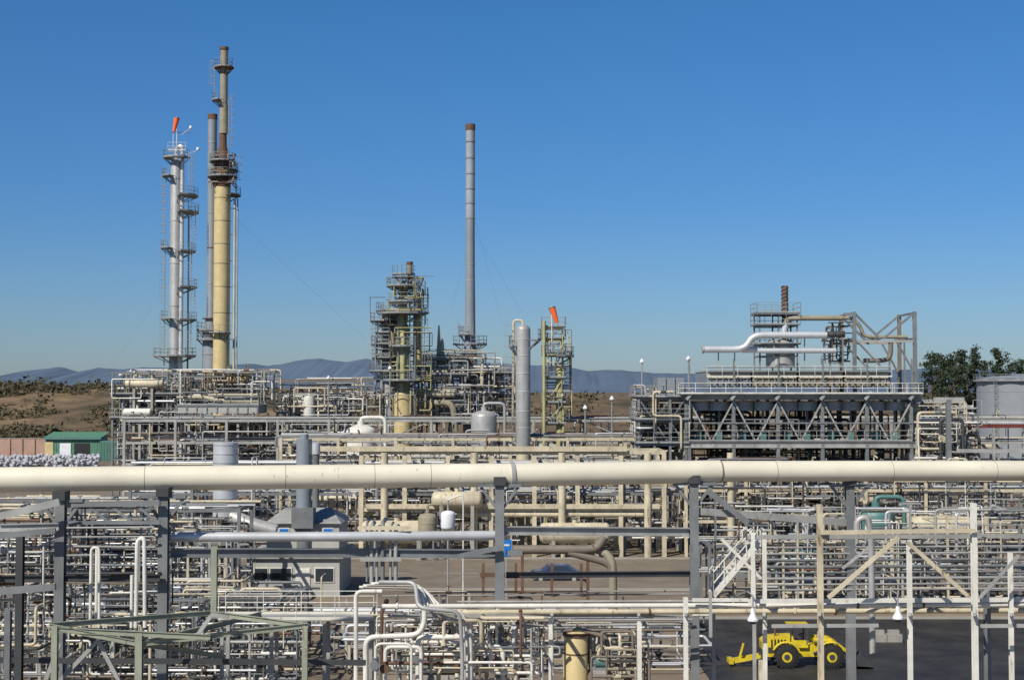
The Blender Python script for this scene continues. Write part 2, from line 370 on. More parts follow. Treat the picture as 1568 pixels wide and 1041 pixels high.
# mountains
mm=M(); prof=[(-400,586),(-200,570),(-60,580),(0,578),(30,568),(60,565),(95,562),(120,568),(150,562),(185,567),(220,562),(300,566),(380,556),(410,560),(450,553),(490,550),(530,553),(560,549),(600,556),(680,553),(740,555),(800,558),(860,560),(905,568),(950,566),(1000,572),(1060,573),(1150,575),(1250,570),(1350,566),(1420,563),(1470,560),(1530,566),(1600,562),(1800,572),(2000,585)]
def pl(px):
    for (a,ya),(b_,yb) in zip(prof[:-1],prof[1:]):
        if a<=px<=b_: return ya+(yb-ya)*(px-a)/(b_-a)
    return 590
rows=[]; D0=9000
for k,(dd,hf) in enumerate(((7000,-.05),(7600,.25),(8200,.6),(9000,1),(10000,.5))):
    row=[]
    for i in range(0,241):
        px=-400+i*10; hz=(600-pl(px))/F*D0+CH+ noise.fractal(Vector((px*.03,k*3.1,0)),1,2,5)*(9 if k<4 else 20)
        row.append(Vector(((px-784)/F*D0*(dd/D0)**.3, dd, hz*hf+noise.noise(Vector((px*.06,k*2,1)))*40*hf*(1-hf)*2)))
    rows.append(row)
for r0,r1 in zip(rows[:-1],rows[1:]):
    for i in range(240): mm.face([r0[i],r0[i+1],r1[i+1],r1[i]],'mountain_haze_blue',False)
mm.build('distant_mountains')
# scrub
sb=M()
def leaf(m,p,s,mat):
    a=Vector((R.gauss(0,1),R.gauss(0,1),R.gauss(0,1))).normalized(); b=a.orthogonal().normalized(); c=a.cross(b)
    m.face([p+b*s,p+c*s*.8,p-b*s,p-c*s*.8],mat)
for _ in range(5200):
    if R.random()<.6: x=R.uniform(-215,-95); y=R.uniform(352,560)
    else: x=R.uniform(-200,230); y=R.uniform(360,640)
    if noise.noise(Vector((x*.04,y*.04,5)))<-.08: continue
    h=hgt(x,y); s=R.uniform(.7,2.0)*(1.7 if R.random()<.1 else .8)
    for _ in range(26):
        v=Vector((R.gauss(0,.55)*1.4,R.gauss(0,.55)*1.4,abs(R.gauss(0,.45)))); leaf(sb,V3(x,y,h)+v*s,s*.26,'scrub_foliage')
sb.build('scrub_bushes')
# trees right
def tree(px,ytop,d,wd,kind,name='pine_tree'):
    m=M(); zt=Z(ytop,d); x=X(px,d,580); zb=hgt(x,d)-.3; Hh=zt-zb
    m.sweep([V3(x,d,zb),V3(x+R.uniform(-.3,.3),d,zb+Hh*.4),V3(x+R.uniform(-.5,.5),d,zb+Hh*.75),V3(x,d,zt-.4)],[.45,.32,.18,.04],'bark',8)
    nl=46
    for i in range(nl):
        t=.18+.82*i/nl; z=zb+Hh*t; a=R.uniform(0,6.28)
        wr=wd*((1-t)**.8*1.15+.12 if kind=='c' else math.sqrt(max(.05,1-abs(t-.62)**2*5.5)))*R.uniform(.55,1.15)
        e=V3(x+math.cos(a)*wr,d+math.sin(a)*wr,z+wr*(.15 if kind=='c' else .35)); s=V3(x,d,z-.2); m.sweep([s,(s+e)/2+V3(0,0,.15),e],[.09,.06,.02],'bark',5)
        for c in range(R.randint(2,4)):
            q=s.lerp(e,R.uniform(.45,1.05))+V3(R.gauss(0,.3),R.gauss(0,.3),R.gauss(0,.3)); cr=R.uniform(.35,.85)*wd/2.6
            for _ in range(34): leaf(m,q+Vector((R.gauss(0,1),R.gauss(0,1),R.gauss(0,.6)))*cr*.55,R.uniform(.12,.26),'pine_foliage')
    m.build(name)
for a in ((1424,543,300,3.2,'r'),(1440,546,318,3.0,'r'),(1463,540,300,3.3,'r'),(1493,532,305,2.9,'c'),(1478,548,310,3,'r'),(1530,534,300,2.5,'c'),(1548,553,330,3,'r'),(1510,554,320,3.2,'r'),(1452,554,330,3.5,'r'),(1566,550,315,2.6,'c'),(1590,548,300,3,'r')): tree(*a)
# ---------------------------------------------------------------- tall columns (left)
D=200
def windsock(px,py,d,zb,ln,dirv,mast=True):
    m=M(); p=P(px,py,d)
    if mast: m.cyl(V3(p.x,p.y,zb),p+V3(0,0,.2),.06,'white_paint',6)
    dv=Vector(dirv).normalized(); pts=[p+dv*ln*t for t in (0,.3,.6,1)]; m.sweep(pts,[.42,.36,.28,.18],'orange_fabric',10,caps=False); m.cyl(p-dv*.06,p+dv*.03,.44,'grey_steel',10,caps=False)
    m.build('windsock')
m=M(); x=X(269,D,400); y=D; zt=Z(243,D)
m.lathe((x,y,0),(0,0,1),[(0,1.0),(1,.8),(zt-.8,.8),(zt-.3,.65),(zt,.2)],'dull_cladding',20)
for z in range(4,int(zt),6): m.cyl(V3(x,y,z),V3(x,y,z+.12),.84,'light_steel',20)
x2=X(278.5,D,400); m.pipe([V3(x,y,zt),V3(x,y,zt+1),V3(x,y-.1,Z(228,D)),V3(x2,y-.2,Z(222,D)),V3(x2,y-.3,14)],.30,'aluminium',10)
x3=X(287,D,400); m.cyl(V3(x3,y+.6,10),V3(x3,y+.6,Z(330,D)),.13,'light_steel',8)
for py,a0,a1,ro in ((242,2.2,6.3,1.9),(270,2.6,4.4,2.0),(325,-1.2,1.2,3.2),(300,-1.2,.9,3.1),(380,2.4,4.4,2.1),(385,-1.1,1.1,2.8),(440,-1.1,1.1,3.0),(488,2.4,4.6,2.0),(490,-1.1,1.1,3.0),(545,0,6.28,3.0)):
    m.ring(x,y,Z(py,D),.8,ro,a0,a1,'grey_steel')
zz=[Z(q,D) for q in (560,488,380,270)]
for a,b2 in zip(zz[:-1],zz[1:]): m.ladder(x-1.45,y-.2,a,b2,math.pi)
zz=[Z(q,D) for q in (545,490,440,385,325,240)]
for i,(a,b2) in enumerate(zip(zz[:-1],zz[1:])): m.ladder(x+2.2+.5*(i%2),y-1.0,a,b2,-1.2)
m.cyl(V3(x-.5,y,zt),V3(x-.5,y,Z(205,D)),.05,'white_paint',6); m.rail([V3(x-1,y-1,Z(232,D)),V3(x+1.5,y-1,Z(232,D))],'white_paint')
for px,py in ((303,228),(292,195)): q=P(px,py,D); m.cyl(V3(x+.5,y,q.z-1.2),q-V3(.2,0,.3),.04,'white_paint',5); m.vessel(q-V3(0,0,.3),(0,0,1),.5,.22,'plastic_white',10)
m.beam(V3(x-1,y,Z(203,D)),V3(x+2.2,y,Z(203,D)),.06,.06,'rust')
m.build('slim_distillation_column')
windsock(271,181,D-.6,Z(240,D),2.0,(-.22,0,-1))
m=M(); x=X(321.5,D,400); y=D+1; zt=Z(176,D); m.lathe((x,y,0),(0,0,1),[(0,1.25),(Z(510,D),1.15),(Z(480,D),.64),(zt,.64)],'tank_grey',20)
m.cyl(V3(x,y,zt-.5),V3(x,y,zt+.25),.68,'rust',20)
for z in range(6,int(zt),5): m.cyl(V3(x,y,z+.3),V3(x,y,z+.42),(.68 if z>26 else 1.24),'light_steel' if z%2 else 'rust',18)
m.ring(x,y,Z(505,D),1,2.0,0,6.28); m.ring(x,y,Z(520,D),1,2.0,2,6.28); m.build('exhaust_stack')
m=M(); x=X(341,D,400); y=D-.5; r=1.15
m.lathe((x,y,0),(0,0,1),[(0,1.35),(Z(550,D),r),(Z(288,D),r)],'yellow_paint',24)
m.lathe((x,y,Z(288,D)),(0,0,1),[(0,r+.02),(1.1,.95),(2.2,.9),(Z(232,D)-Z(288,D),.8),(Z(226,D)-Z(288,D),.55),(Z(205,D)-Z(288,D),.52)],'rust',20)
m.lathe((x+.1,y,Z(206,D)),(0,0,1),[(0,.66),(Z(165,D)-Z(206,D),.6),(Z(160,D)-Z(206,D),.52),(Z(76,D)-Z(206,D),.5)],'stack_tan',18)
m.cyl(V3(x+.1,y,Z(160,D)),V3(x+.1,y,Z(80,D)),.54,'stack_tan',18); m.cyl(V3(x+.1,y,Z(78,D)),V3(x+.1,y,Z(74,D)),.62,'rust',18)
for py in (305,340,375,405,440,480,520): m.cyl(V3(x,y,Z(py,D)),V3(x,y,Z(py,D)+.1),r+.03,'stack_tan',24)
m.ring(x+.1,y,Z(105,D),.5,1.4,0,6.28,'rust')
m.ring(x,y,Z(155,D),.5,1.6,2.2,4.4,'grey_steel')
for py,a0,a1,ro in ((248,0,6.28,1.75),(262,-.9,1.2,2.2),(272,2.4,6.8,2.1),(300,-.9,.9,2.6),(510,3.9,5.6,2),): m.ring(x,y,Z(py,D),.9,ro,a0,a1,'dark_steel')
m.ladder(x+1.9,y,Z(300,D),Z(248,D),0); m.ladder(x-1.2,y-.2,Z(155,D),Z(105,D),math.pi); m.ladder(x+.9,y-.6,Z(248,D),Z(155,D),0)
for o,rr_ in ((1.75,.16),(2.15,.1)): m.cyl(V3(x+o,y,8),V3(x+o,y,Z(305,D)),rr_,'cream_paint' if o<2 else 'light_steel',8)
for py in range(320,550,40): m.beam(V3(x+1,y,Z(py,D)),V3(x+2.2,y,Z(py,D)),.08,.08,'grey_steel')
spag(m,((x-1.7,x+1.9),(y-1.4,y+1),(Z(290,D),Z(235,D))),16,(.05,.11),['rust','grey_steel','stack_tan'],(.6,2))
m.build('yellow_flare_column')
m=M()
for (a,ya,b_,yb,d2) in ((265,420,120,640,200),(355,330,560,520,240),(727,335,770,500,240),(727,335,690,480,230),(718,340,800,480,210)):
    m.cyl(P(a,ya,200),P(b_,yb,d2),.008,'grey_steel',4)
m.build('guy_wires')
# ---------------------------------------------------------------- tall stack centre
D=190; m=M(); x=X(720,D,400); y=D; zt=Z(193,D)
m.lathe((x,y,0),(0,0,1),[(0,.95),(Z(545,D),.95),(Z(520,D),.72),(Z(405,D),.62),(zt,.58)],'tank_grey',22)
bands=[218,243,267,290,312,335,405,430]
for i,py in enumerate(bands): m.cyl(V3(x,y,Z(py,D)),V3(x,y,Z(py,D)+.12),.66,'light_steel',20)
for a,b_ in ((200,216),(220,241),(245,265),(269,288),(292,310),(314,333)): m.cyl(V3(x,y,Z(b_,D)),V3(x,y,Z(a,D)),.615,'pale_band',20)
m.cyl(V3(x,y,zt-.6),V3(x,y,zt+.2),.67,'rust',20)
m.ring(x,y,Z(527,D),.8,2.3,-1.5,3.14); m.ring(x,y,Z(512,D),.8,1.6,2,5)
m.ladder(x-1.0,y,Z(640,D),Z(500,D),math.pi); m.build('tall_exhaust_stack')
# ---------------------------------------------------------------- central green column group
D=182; m=M(); x=X(617.5,D,520); y=D
m.lathe((x,y,0),(0,0,1),[(0,1.1),(Z(605,D),1.1),(Z(600,D),.8),(Z(590,D),.8),(Z(585,D),.85),(Z(505,D),.85),(Z(495,D),.5),(Z(440,D),.5),(Z(430,D),.2)],'olive_paint',22)
m.lathe((x,y,8),(0,0,1),[(0,1.16),(Z(603,D)-8,1.16),(Z(598,D)-8,.85)],'yellow_paint',22)
for py,ro,a0,a1 in ((438,2.2,0,6.28),(462,2.0,3,6.28),(480,3.0,0,6.28),(530,1.9,3.4,5.8),(582,2.6,0,6.28),(420,1.5,3.,6.28)): m.ring(x,y,Z(py,D),.6,ro,a0,a1,'grey_steel')
m.cyl(V3(x+.8,y,Z(440,D)),V3(x+.8,y,Z(405,D)),.36,'stack_tan',14); m.cyl(V3(x+.8,y,Z(405,D)),V3(x+.8,y,Z(401,D)),.42,'rust',14)
x2=X(638,D,500); m.vessel(V3(x2,y+1.5,Z(560,D)),(0,0,1),Z(448,D)-Z(560,D),.55,'yellow_paint',18)
for o in (-.6,.2,.9,1.6): m.pipe([V3(x+o,y-1,Z(640,D)),V3(x+o,y-1,Z(R.choice((430,445,460)),D)),V3(x+o+1,y,Z(425,D))],.09,R.choice(('olive_paint','dull_cladding','grey_steel')),8)
spag(m,((x-2,x+3.2),(y-1.8,y+1.8),(Z(500,D),Z(425,D))),30,(.04,.11),['olive_paint','olive_paint','olive_paint','yellow_paint','dark_steel'],(.7,2.6))
spag(m,((x-1.6,x+3.6),(y-1.8,y+1.8),(Z(660,D),Z(500,D))),30,(.04,.11),['olive_paint','olive_paint','yellow_paint','dull_cladding','dark_steel'],(.7,3.6))
m.ladder(x+2.6,y-.5,Z(582,D),Z(480,D),-.5); m.ladder(x+1.6,y-1.4,Z(480,D),Z(438,D),-1)
m.beam(V3(x+1,y,Z(423,D)),V3(x+4,y,Z(423,D)),.07,.07,'grey_steel'); m.build('green_distillation_column')
m=M(); x=X(593,D,520); y=D+3
m.lathe((x,y,0),(0,0,1),[(0,.95),(Z(490,D),.95),(Z(480,D),.8),(Z(476,D),.2)],'dull_cladding',20)
for py,ro in ((490,2.5),(526,2.4),(547,2.3),(568,2.6),(508,1.9),(474,1.8)): m.ring(x,y,Z(py,D),.9,ro,2.2,6.5,'dark_steel')
m.ladder(x-1.9,y-1,Z(568,D),Z(490,D),-2.2); m.beam(V3(x-2.5,y,Z(490,D)),V3(x-2.5,y,Z(452,D)),.08,.08,'rust'); m.beam(V3(x-2.5,y,Z(453,D)),V3(x-.5,y,Z(453,D)),.08,.08,'rust')
for o in (-.9,1.1): m.cyl(V3(x+o,y-1.1,8),V3(x+o,y-1.1,Z(480,D)),.14,'dull_cladding',8)
spag(m,((x-1.6,x+1.6),(y-1.8,y-1),(Z(570,D),Z(475,D))),16,(.05,.1),['grey_steel','dull_cladding','rust'],(1,3)); m.build('stripper_column')
m=M(); D=184
frame(m,X(640,D),X(712,D),D+1,D+8,[Z(q,D) for q in (645,608,575,550)],3,1,'grey_steel',.26,.22,0,.35,True,.8)
hdrum(m,X(662,D),D+2,Z(573,D),4.2,1.0,'cream_paint',leg=Z(590,D)); exch(m,X(668,D),D,Z(603,D),5,.5,'cream_paint')
m.pipe([V3(X(640,D),D-1,Z(618,D)),V3(X(694,D),D-1,Z(616,D)),V3(X(698,D),D-1,Z(660,D))],.42,'stack_tan',12)
for px,py in ((672,497),(677,518)): m.lathe(P(px,560,D+3),(0,0,1),[(0,.4),(3,.25),(Z(py,D)-Z(560,D),.1)],'cream_paint',12)
spag(m,((X(640,D),X(770,D)),(D-1,D+6),(Z(650,D),Z(535,D))),60,(.05,.16),PM,(1,4)); m.build('reboiler_structure')
m=M(); frame(m,X(728,D),X(785,D),D+4,D+9,[Z(q,D) for q in (640,605,572)],2,1,'brown_pipe',.24,.2,0,.4,True,.8)
hdrum(m,X(750,D),D+5,Z(582,D),3.6,.8,'stack_tan',leg=Z(600,D)); spag(m,((X(725,D),X(790,D)),(D+3,D+8),(Z(650,D),Z(560,D))),30,(.05,.15),PM,(1,4)); m.build('condenser_structure')
m=M(); D=150; x=X(801,D,590); y=D
m.vessel(V3(x,y,Z(690,D)),(0,0,1),Z(497,D)-Z(690,D),.78,'dull_cladding',24,.7); m.cyl(V3(x,y,0),V3(x,y,Z(680,D)),.74,'cream_paint',20)
for py in (520,545,572,600,630,655): m.cyl(V3(x,y,Z(py,D)),V3(x,y,Z(py,D)+.08),.81,'aluminium',24)
m.pipe([V3(x,y,Z(500,D)),V3(x,y,Z(491,D)),V3(x-1,y,Z(490,D)),V3(x-1.1,y,Z(640,D))],.14,'cream_paint',8)
m.ring(x,y,Z(530,D),.8,1.5,2.6,3.8); m.ladder(x-1.15,y-.3,Z(690,D),Z(505,D),math.pi); m.ring(x,y,Z(520,D),.8,1.9,-.6,.5); m.build('absorber_vessel')
m=M(); D=165; x0,x1=X(834,D,560),X(862,D,560)
frame(m,x0,x1,D,D+2.2,[Z(q,D) for q in (650,618,580,545,520,502)],1,1,'olive_paint',.16,.14,0,.9,True,.9)
m.cyl(V3(X(833,D,560),D-.6,8),V3(X(833,D,560),D-.6,Z(492,D)),.2,'olive_paint',10); m.cyl(V3(X(857,D,560),D+.6,8),V3(X(857,D,560),D+.6,Z(560,D)),.4,'olive_paint',14)
spag(m,((x0,x1+1),(D-.5,D+2.2),(Z(650,D),Z(500,D))),24,(.04,.1),['olive_paint','rust','yellow_paint','brown_pipe','grey_steel'],(1,4)); m.ring(X(848,D,560),D+1,Z(545,D),.8,2.4,-1.4,1.2); m.build('green_access_tower')
windsock(845,471,D-.4,Z(545,D),1.9,(.35,0,-1))
# ---------------------------------------------------------------- left base structures
D=185; m=M()
frame(m,X(192,D),X(300,D),D-6,D+4,[Z(q,D) for q in (700,660,640,605,572)],4,2,'grey_steel',.26,.22,0,.45,True,.8)
spag(m,((X(192,D),X(300,D)),(D-7,D+3),(Z(710,D),Z(565,D))),100,(.05,.15),PM,(1,5))
exch(m,X(240,D),D-6.5,Z(588,D),5,.5,'cream_paint'); hdrum(m,X(232,D),D-7,Z(630,D),3.6,.5,'white_paint',leg=Z(640,D)); m.build('piping_structure')
m=M()
frame(m,X(300,D),X(430,D),D-8,D-1,[Z(q,D) for q in (700,665,640)],4,1,'dark_steel',.3,.28,0,.4,True,.6)
x0,x1=X(293,D),X(412,D); zb=Z(638,D)
m.box(((x0+x1)/2,D-5,zb+1.0),(x1-x0,6.5,.9),'cabin_wall'); m.box(((x0+x1)/2,D-5,zb+1.52),(x1-x0+.3,6.8,.12),'grey_steel')
for i in range(9): xx=x0+(x1-x0)*i/8; m.box((xx,D-8.3,zb+.95),(.14,.1,1.0),'grey_steel')
m.rail([V3(x0,D-9,zb+.2),V3(x1,D-9,zb+.2)]); m.rail([V3(x0,D-7.9,zb+1.6),V3(x1,D-7.9,zb+1.6)])
m.pipe([V3(x0-.5,D-6,zb+2.6),V3(x0+3,D-6,zb+2.6),V3(x0+5,D-6,zb+2.1),V3(x1,D-6,zb+2.1)],.28,'cream_paint',12)
spag(m,((x0,x1+2),(D-8,D),(zb+1.7,zb+6)),54,(.05,.18),PM,(1,5)); spag(m,((x0,x1+4),(D-8,D),(Z(705,D),zb)),60,(.05,.16),PM,(1,5))
hdrum(m,X(358,D),D-3,Z(580,D),5,1.0,'yellow_paint',leg=Z(612,D)); m.build('fin_fan_cooler')
m=M()
frame(m,X(430,D),X(545,D),D-3,D+3,[Z(q,D) for q in (690,660,632,603)],5,1,'light_steel',.24,.2,0,.4,True,.7)
spag(m,((X(430,D),X(600,D)),(D-5,D+3),(Z(700,D),Z(578,D))),90,(.05,.15),PM,(1,5))
m.beam(P(425,583,D),P(592,583,D),.3,.3,'brown_pipe'); m.beam(P(430,604,D-1),P(595,604,D-1),.3,.35,'light_steel'); vdrum(m,X(480,D),D-4,Z(640,D),Z(604,D),.7,'white_paint'); m.build('pipe_bridge')
def lamp_pole(px,py,d,zb=0):
    m=M(); p=P(px,py,d); m.cyl(V3(p.x,p.y,zb),p-V3(0,0,.4),.07,'galv_rail',7); m.lathe(p-V3(0,0,.42),(0,0,1),[(0,.24),(.1,.26),(.3,.14),(.42,.05)],'plastic_white',12); m.build('plant_lamp')
for a in ((983,549,150),(1054,545,148),(937,606,150),(185,570,180),(503,575,180),(597,560,176),(896,620,155)): lamp_pole(*a)
# ---------------------------------------------------------------- right big air cooler structure
D=148; m=M(); x0,x1=X(1055,D),X(1395,D); zd=Z(608,D); zb=Z(681,D); y0,y1=D,D+12
nb=5; bx=[x0+(x1-x0)*i/nb for i in range(nb+1)]
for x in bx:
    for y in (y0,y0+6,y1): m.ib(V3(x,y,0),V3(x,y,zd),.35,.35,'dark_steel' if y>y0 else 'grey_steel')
for y in (y0-.1,y0+6,y1): 
    m.ib(V3(x0-.6,y,zb),V3(x1+.6,y,zb),.3,.6,'light_steel'); m.ib(V3(x0-.6,y,zd),V3(x1+1,y,zd),.3,.55,'light_steel')
for x in bx: m.ib(V3(x,y0,zb-.05),V3(x,y1,zb-.05),.3,.5,'grey_steel'); m.ib(V3(x,y0,zd-.05),V3(x,y1,zd-.05),.3,.4,'grey_steel')
for i in range(nb):
    a,b_=bx[i],bx[i+1]; c=(a+b_)/2
    m.beam(V3(a,y0-.15,zd-.4),V3(c,y0-.15,zb+.3),.15,.15,'light_steel'); m.beam(V3(b_,y0-.17,zd-.4),V3(c,y0-.17,zb+.3),.15,.15,'light_steel')
    m.beam(V3(a,y0-.2,(zb+zd)/2-.2),V3(b_,y0-.2,(zb+zd)/2-.2),.12,.14,'grey_steel')
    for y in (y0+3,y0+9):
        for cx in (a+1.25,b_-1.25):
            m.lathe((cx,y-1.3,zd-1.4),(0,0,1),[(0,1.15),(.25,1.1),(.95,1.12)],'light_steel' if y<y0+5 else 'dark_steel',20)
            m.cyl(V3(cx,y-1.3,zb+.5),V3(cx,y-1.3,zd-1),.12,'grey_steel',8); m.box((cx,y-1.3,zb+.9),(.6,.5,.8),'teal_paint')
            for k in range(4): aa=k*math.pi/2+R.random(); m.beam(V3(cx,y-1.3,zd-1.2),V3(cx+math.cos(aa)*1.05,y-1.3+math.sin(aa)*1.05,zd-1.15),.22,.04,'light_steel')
m.box(((x0+x1)/2,(y0+y1)/2,zd+.32),(x1-x0+2,y1-y0+2,.08),'grey_steel')
m.rail([V3(x0-1,y0-1,zd+.36),V3(x1+1,y0-1,zd+.36),V3(x1+1,y1+1,zd+.36)],'white_paint',r=.035); m.rail([V3(x0-1,y1+1,zd+.36),V3(x0-1,y0-1,zd+.36)],'white_paint',r=.035)
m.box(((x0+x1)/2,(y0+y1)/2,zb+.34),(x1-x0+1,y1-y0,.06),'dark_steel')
m.rail([V3(x0,y0-.35,zb+.4),V3(x1,y0-.35,zb+.4)],'light_steel')
cx0,cx1=X(1082,D),X(1365,D); za,zb2=Z(594,D),Z(564,D)
nbn=4
for i in range(nbn):
    a=cx0+(cx1-cx0)*i/nbn+.1; b_=cx0+(cx1-cx0)*(i+1)/nbn-.1; c=(a+b_)/2
    m.box((c,y0+5,(za+zb2)/2-.1),(b_-a,9,zb2-za-.5),'stack_tan' if i else 'tank_grey'); m.box((c,y0+5,zb2-.28),(b_-a+.1,9.3,.14),'light_steel')
    m.box((c,y0+.45,zb2-.75),(b_-a-.2,.3,.5),'cream_paint')
    for k in range(7): m.cyl(V3(a+.4+k*(b_-a-.8)/6,y0+.3,za+.1),V3(a+.4+k*(b_-a-.8)/6,y0+.3,zb2-.8),.06,'light_steel',6)
    m.cyl(V3(a,y0+.1,za+.55),V3(b_,y0+.1,za+.55),.1,'dull_cladding',8)
m.box(((cx0+cx1)/2,y0+.2,zb2+.1),(cx1-cx0,1.2,.07),'grey_steel'); m.rail([V3(cx0,y0-.4,zb2-.9),V3(cx1,y0-.4,zb2-.9)],'white_paint',r=.03)
for x in bx: m.beam(V3(x,y0-.5,zd+.4),V3(x,y0-.5,zb2+1.0),.14,.14,'grey_steel'); m.beam(V3(x-.35,y0-.62,zd-.25),V3(x+.35,y0-.62,zd+.6),.5,.3,'light_steel')
m.build('air_cooler_structure')
m=M(); y=D+3
def pp(l,dy=0): return [V3(X(a,y+dy,b_-0),y+dy,Z(b_,y+dy)) for a,b_ in l]
m.pipe(pp([(1078,535),(1141,535),(1152,513),(1278,513)]),.36,'aluminium',14,1.2); m.cyl(*pp([(1075,535),(1078,535)]),.42,'light_steel',14)
m.pipe(pp([(1135,535),(1160,535)],1),.36,'aluminium',14)
m.pipe(pp([(1160,537),(1280,537)],0),.28,'aluminium',12); m.pipe(pp([(1205,512),(1200,500),(1207,487),(1290,487)],1.5),.28,'stack_tan',14,.9)
m.pipe(pp([(1200,512),(1203,496)],1.5),.36,'aluminium',14)
m.pipe(pp([(1290,487),(1306,487),(1318,500),(1322,516),(1390,516)],1.5),.2,'stack_tan',12,1.0)
m.pipe(pp([(1322,552),(1356,552),(1364,546),(1364,522)],2),.25,'brown_pipe',12,.8)
for a in (1100,1125,1185,1232,1262): m.beam(*pp([(a,568),(a,517 if a>1150 else 540)],.6),.12,.12,'light_steel')
m.lathe(pp([(1195,562)],3)[0],(0,0,1),[(0,1.55),(Z(525,y)-Z(562,y),1.55),(Z(520,y)-Z(562,y),1.2)],'dull_cladding',20)
q=pp([(1202,480)],3)[0]; m.lathe(q-V3(0,0,3),(0,0,1),[(0,.36),(Z(437,y)-Z(480,y)+3,.34)],'rust',16)
hp=[q+V3(math.cos(t*.7)*.38,math.sin(t*.7)*.38,t*.09) for t in range(0,34)]; m.sweep(hp,.05,'dark_steel',4); hp=[q+V3(-math.cos(t*.7)*.38,-math.sin(t*.7)*.38,t*.09) for t in range(0,34)]; m.sweep(hp,.05,'dark_steel',4)
fx0,fx1=X(1168,y),X(1226,y); frame(m,fx0,fx1,y+1.5,y+5,[Z(q_,y) for q_ in (545,528,498,480)],2,1,'grey_steel',.16,.14,Z(568,y),.2,True,.6)
for yy in (y-1,y+5):
    for px in (1306,1398): m.ib(V3(X(px,y),yy,Z(610,y)),V3(X(px,y),yy,Z(478,y)),.36,.36,'grey_steel' if yy<y else 'brown_pipe',.05)
    for px in (1288,1382): m.beam(V3(X(px,y),yy,Z(610,y)),V3(X(px,y),yy,Z(520,y)),.16,.16,'grey_steel')
    m.beam(V3(X(1306,y),yy,Z(523,y)),V3(X(1398,y),yy,Z(523,y)),.2,.25,'light_steel')
    m.beam(V3(X(1306,y),yy,Z(480,y)),V3(X(1345,y),yy,Z(519,y)),.2,.22,'grey_steel'); m.beam(V3(X(1350,y),yy,Z(519,y)),V3(X(1395,y),yy,Z(482,y)),.2,.22,'grey_steel')
    m.beam(V3(X(1368,y),yy,Z(519,y)),V3(X(1396,y),yy,Z(570,y)),.16,.18,'grey_steel'); m.beam(V3(X(1310,y),yy,Z(523,y)),V3(X(1345,y),yy,Z(560,y)),.16,.18,'grey_steel')
    m.beam(V3(X(1290,y),yy,Z(482,y)),V3(X(1306,y),yy,Z(482,y)),.25,.3,'grey_steel')
for px,py in ((1306,480),(1398,480),(1306,519),(1398,519),(1345,519)): m.beam(V3(X(px,y),y-1,Z(py,y)),V3(X(px,y),y+5,Z(py,y)),.18,.22,'grey_steel')
spag(m,((X(1270,y),X(1310,y)),(y,y+4),(Z(560,y),Z(490,y))),14,(.05,.1),['brown_pipe','rust','grey_steel','dark_steel'],(.7,2.5))
for _ in range(2): m.valve(V3(X(1275+_*10,y),y-.3,Z(512,y)),(1,0,0),.24,'dark_steel')
m.build('cooler_header_piping')
m=M(); frame(m,X(1405,D),X(1475,D),D+1,D+6,[Z(681,D),Z(650,D),Z(614,D)],2,1,'light_steel',.28,.3,0,.3); spag(m,((X(1400,D),X(1500,D)),(D-2,D+6),(Z(720,D),Z(612,D))),55,(.05,.18),PM,(1,4)); tier(m,X(1400,D),X(1620,D),D+1,D+5,Z(650,D),5,(.1,.25)); m.build('pipe_support_frame')
m=M(); frame(m,X(978,D),X(1050,D),D,D+8,[Z(681,D),Z(645,D),Z(610,D)],3,1,'grey_steel',.25,.25,0,.5,True,.9)
for i in range(3): m.box((X(1016+i*14,D),D+4,Z(592,D)),(.85,5,1.9),'tank_grey')
spag(m,((X(975,D),X(1055,D)),(D-1,D+7),(Z(700,D),Z(585,D))),50,(.05,.13),PM,(1,4)); m.build('compressor_structure')
m=M(); spag(m,((x0,x1),(D+1,D+11),(.5,Z(620,D))),140,(.05,.18),['dark_steel']*5+['rust','grey_steel','brown_pipe','cream_paint','dull_cladding'],(1,5))  # mostly dark steel: shade below the deck painted into the pipe colours
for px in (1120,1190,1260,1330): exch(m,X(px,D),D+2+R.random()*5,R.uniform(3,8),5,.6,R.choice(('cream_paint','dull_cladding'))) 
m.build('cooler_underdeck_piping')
m=M(); D=250; c=V3(X(1566,D),D,0); r=(1566-1499)/F*D
m.lathe(c,(0,0,1),[(0,r),(Z(583,D),r),(Z(582,D),r+.12),(Z(580,D),r+.12),(Z(576,D),r*.6),(Z(573,D),.1)],'tank_paint',48)
m.ring(c.x,c.y,Z(583,D),r-.2,r+.7,2.6,5.2)
for z in (4,8,12,16): m.cyl(c+V3(0,0,z),c+V3(0,0,z+.08),r+.03,'tank_paint',48)
m.ladder(c.x-r*.8,c.y-r*.62,0,Z(583,D),-2.4); m.build('storage_tank')
# ---------------------------------------------------------------- left yard
m=M(); d=335; xa,xb=X(68,d),X(156,d); zt=Z(668,d)
m.box(((xa+xb)/2,d+3,zt/2),(xb-xa-.6,6,zt-.1),'green_container')
m.face([(xa,d-.6,zt-.3),(xb,d-.6,zt-.3),(xb,d+6.6,zt+.9),(xa,d+6.6,zt+.9)],'green_container'); m.box(((xa+xb)/2,d-.62,zt-.45),(xb-xa,.1,.5),'teal_paint')
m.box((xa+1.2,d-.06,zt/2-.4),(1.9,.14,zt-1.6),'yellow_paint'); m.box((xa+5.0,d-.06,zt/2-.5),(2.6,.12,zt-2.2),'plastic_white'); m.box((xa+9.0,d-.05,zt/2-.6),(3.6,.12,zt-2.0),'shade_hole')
for i in range(22): m.box((xa+.5+i*(xb-xa-1)/21,d-.03,zt/2),(.1,.1,zt-.6),'green_container')
m.build('green_workshop_shed')
m=M(); d=330; xa,xb=X(154,d),X(182,d); zt=Z(675,d); m.box(((xa+xb)/2,d+1.5,zt/2),(xb-xa,3,zt),'teal_paint')
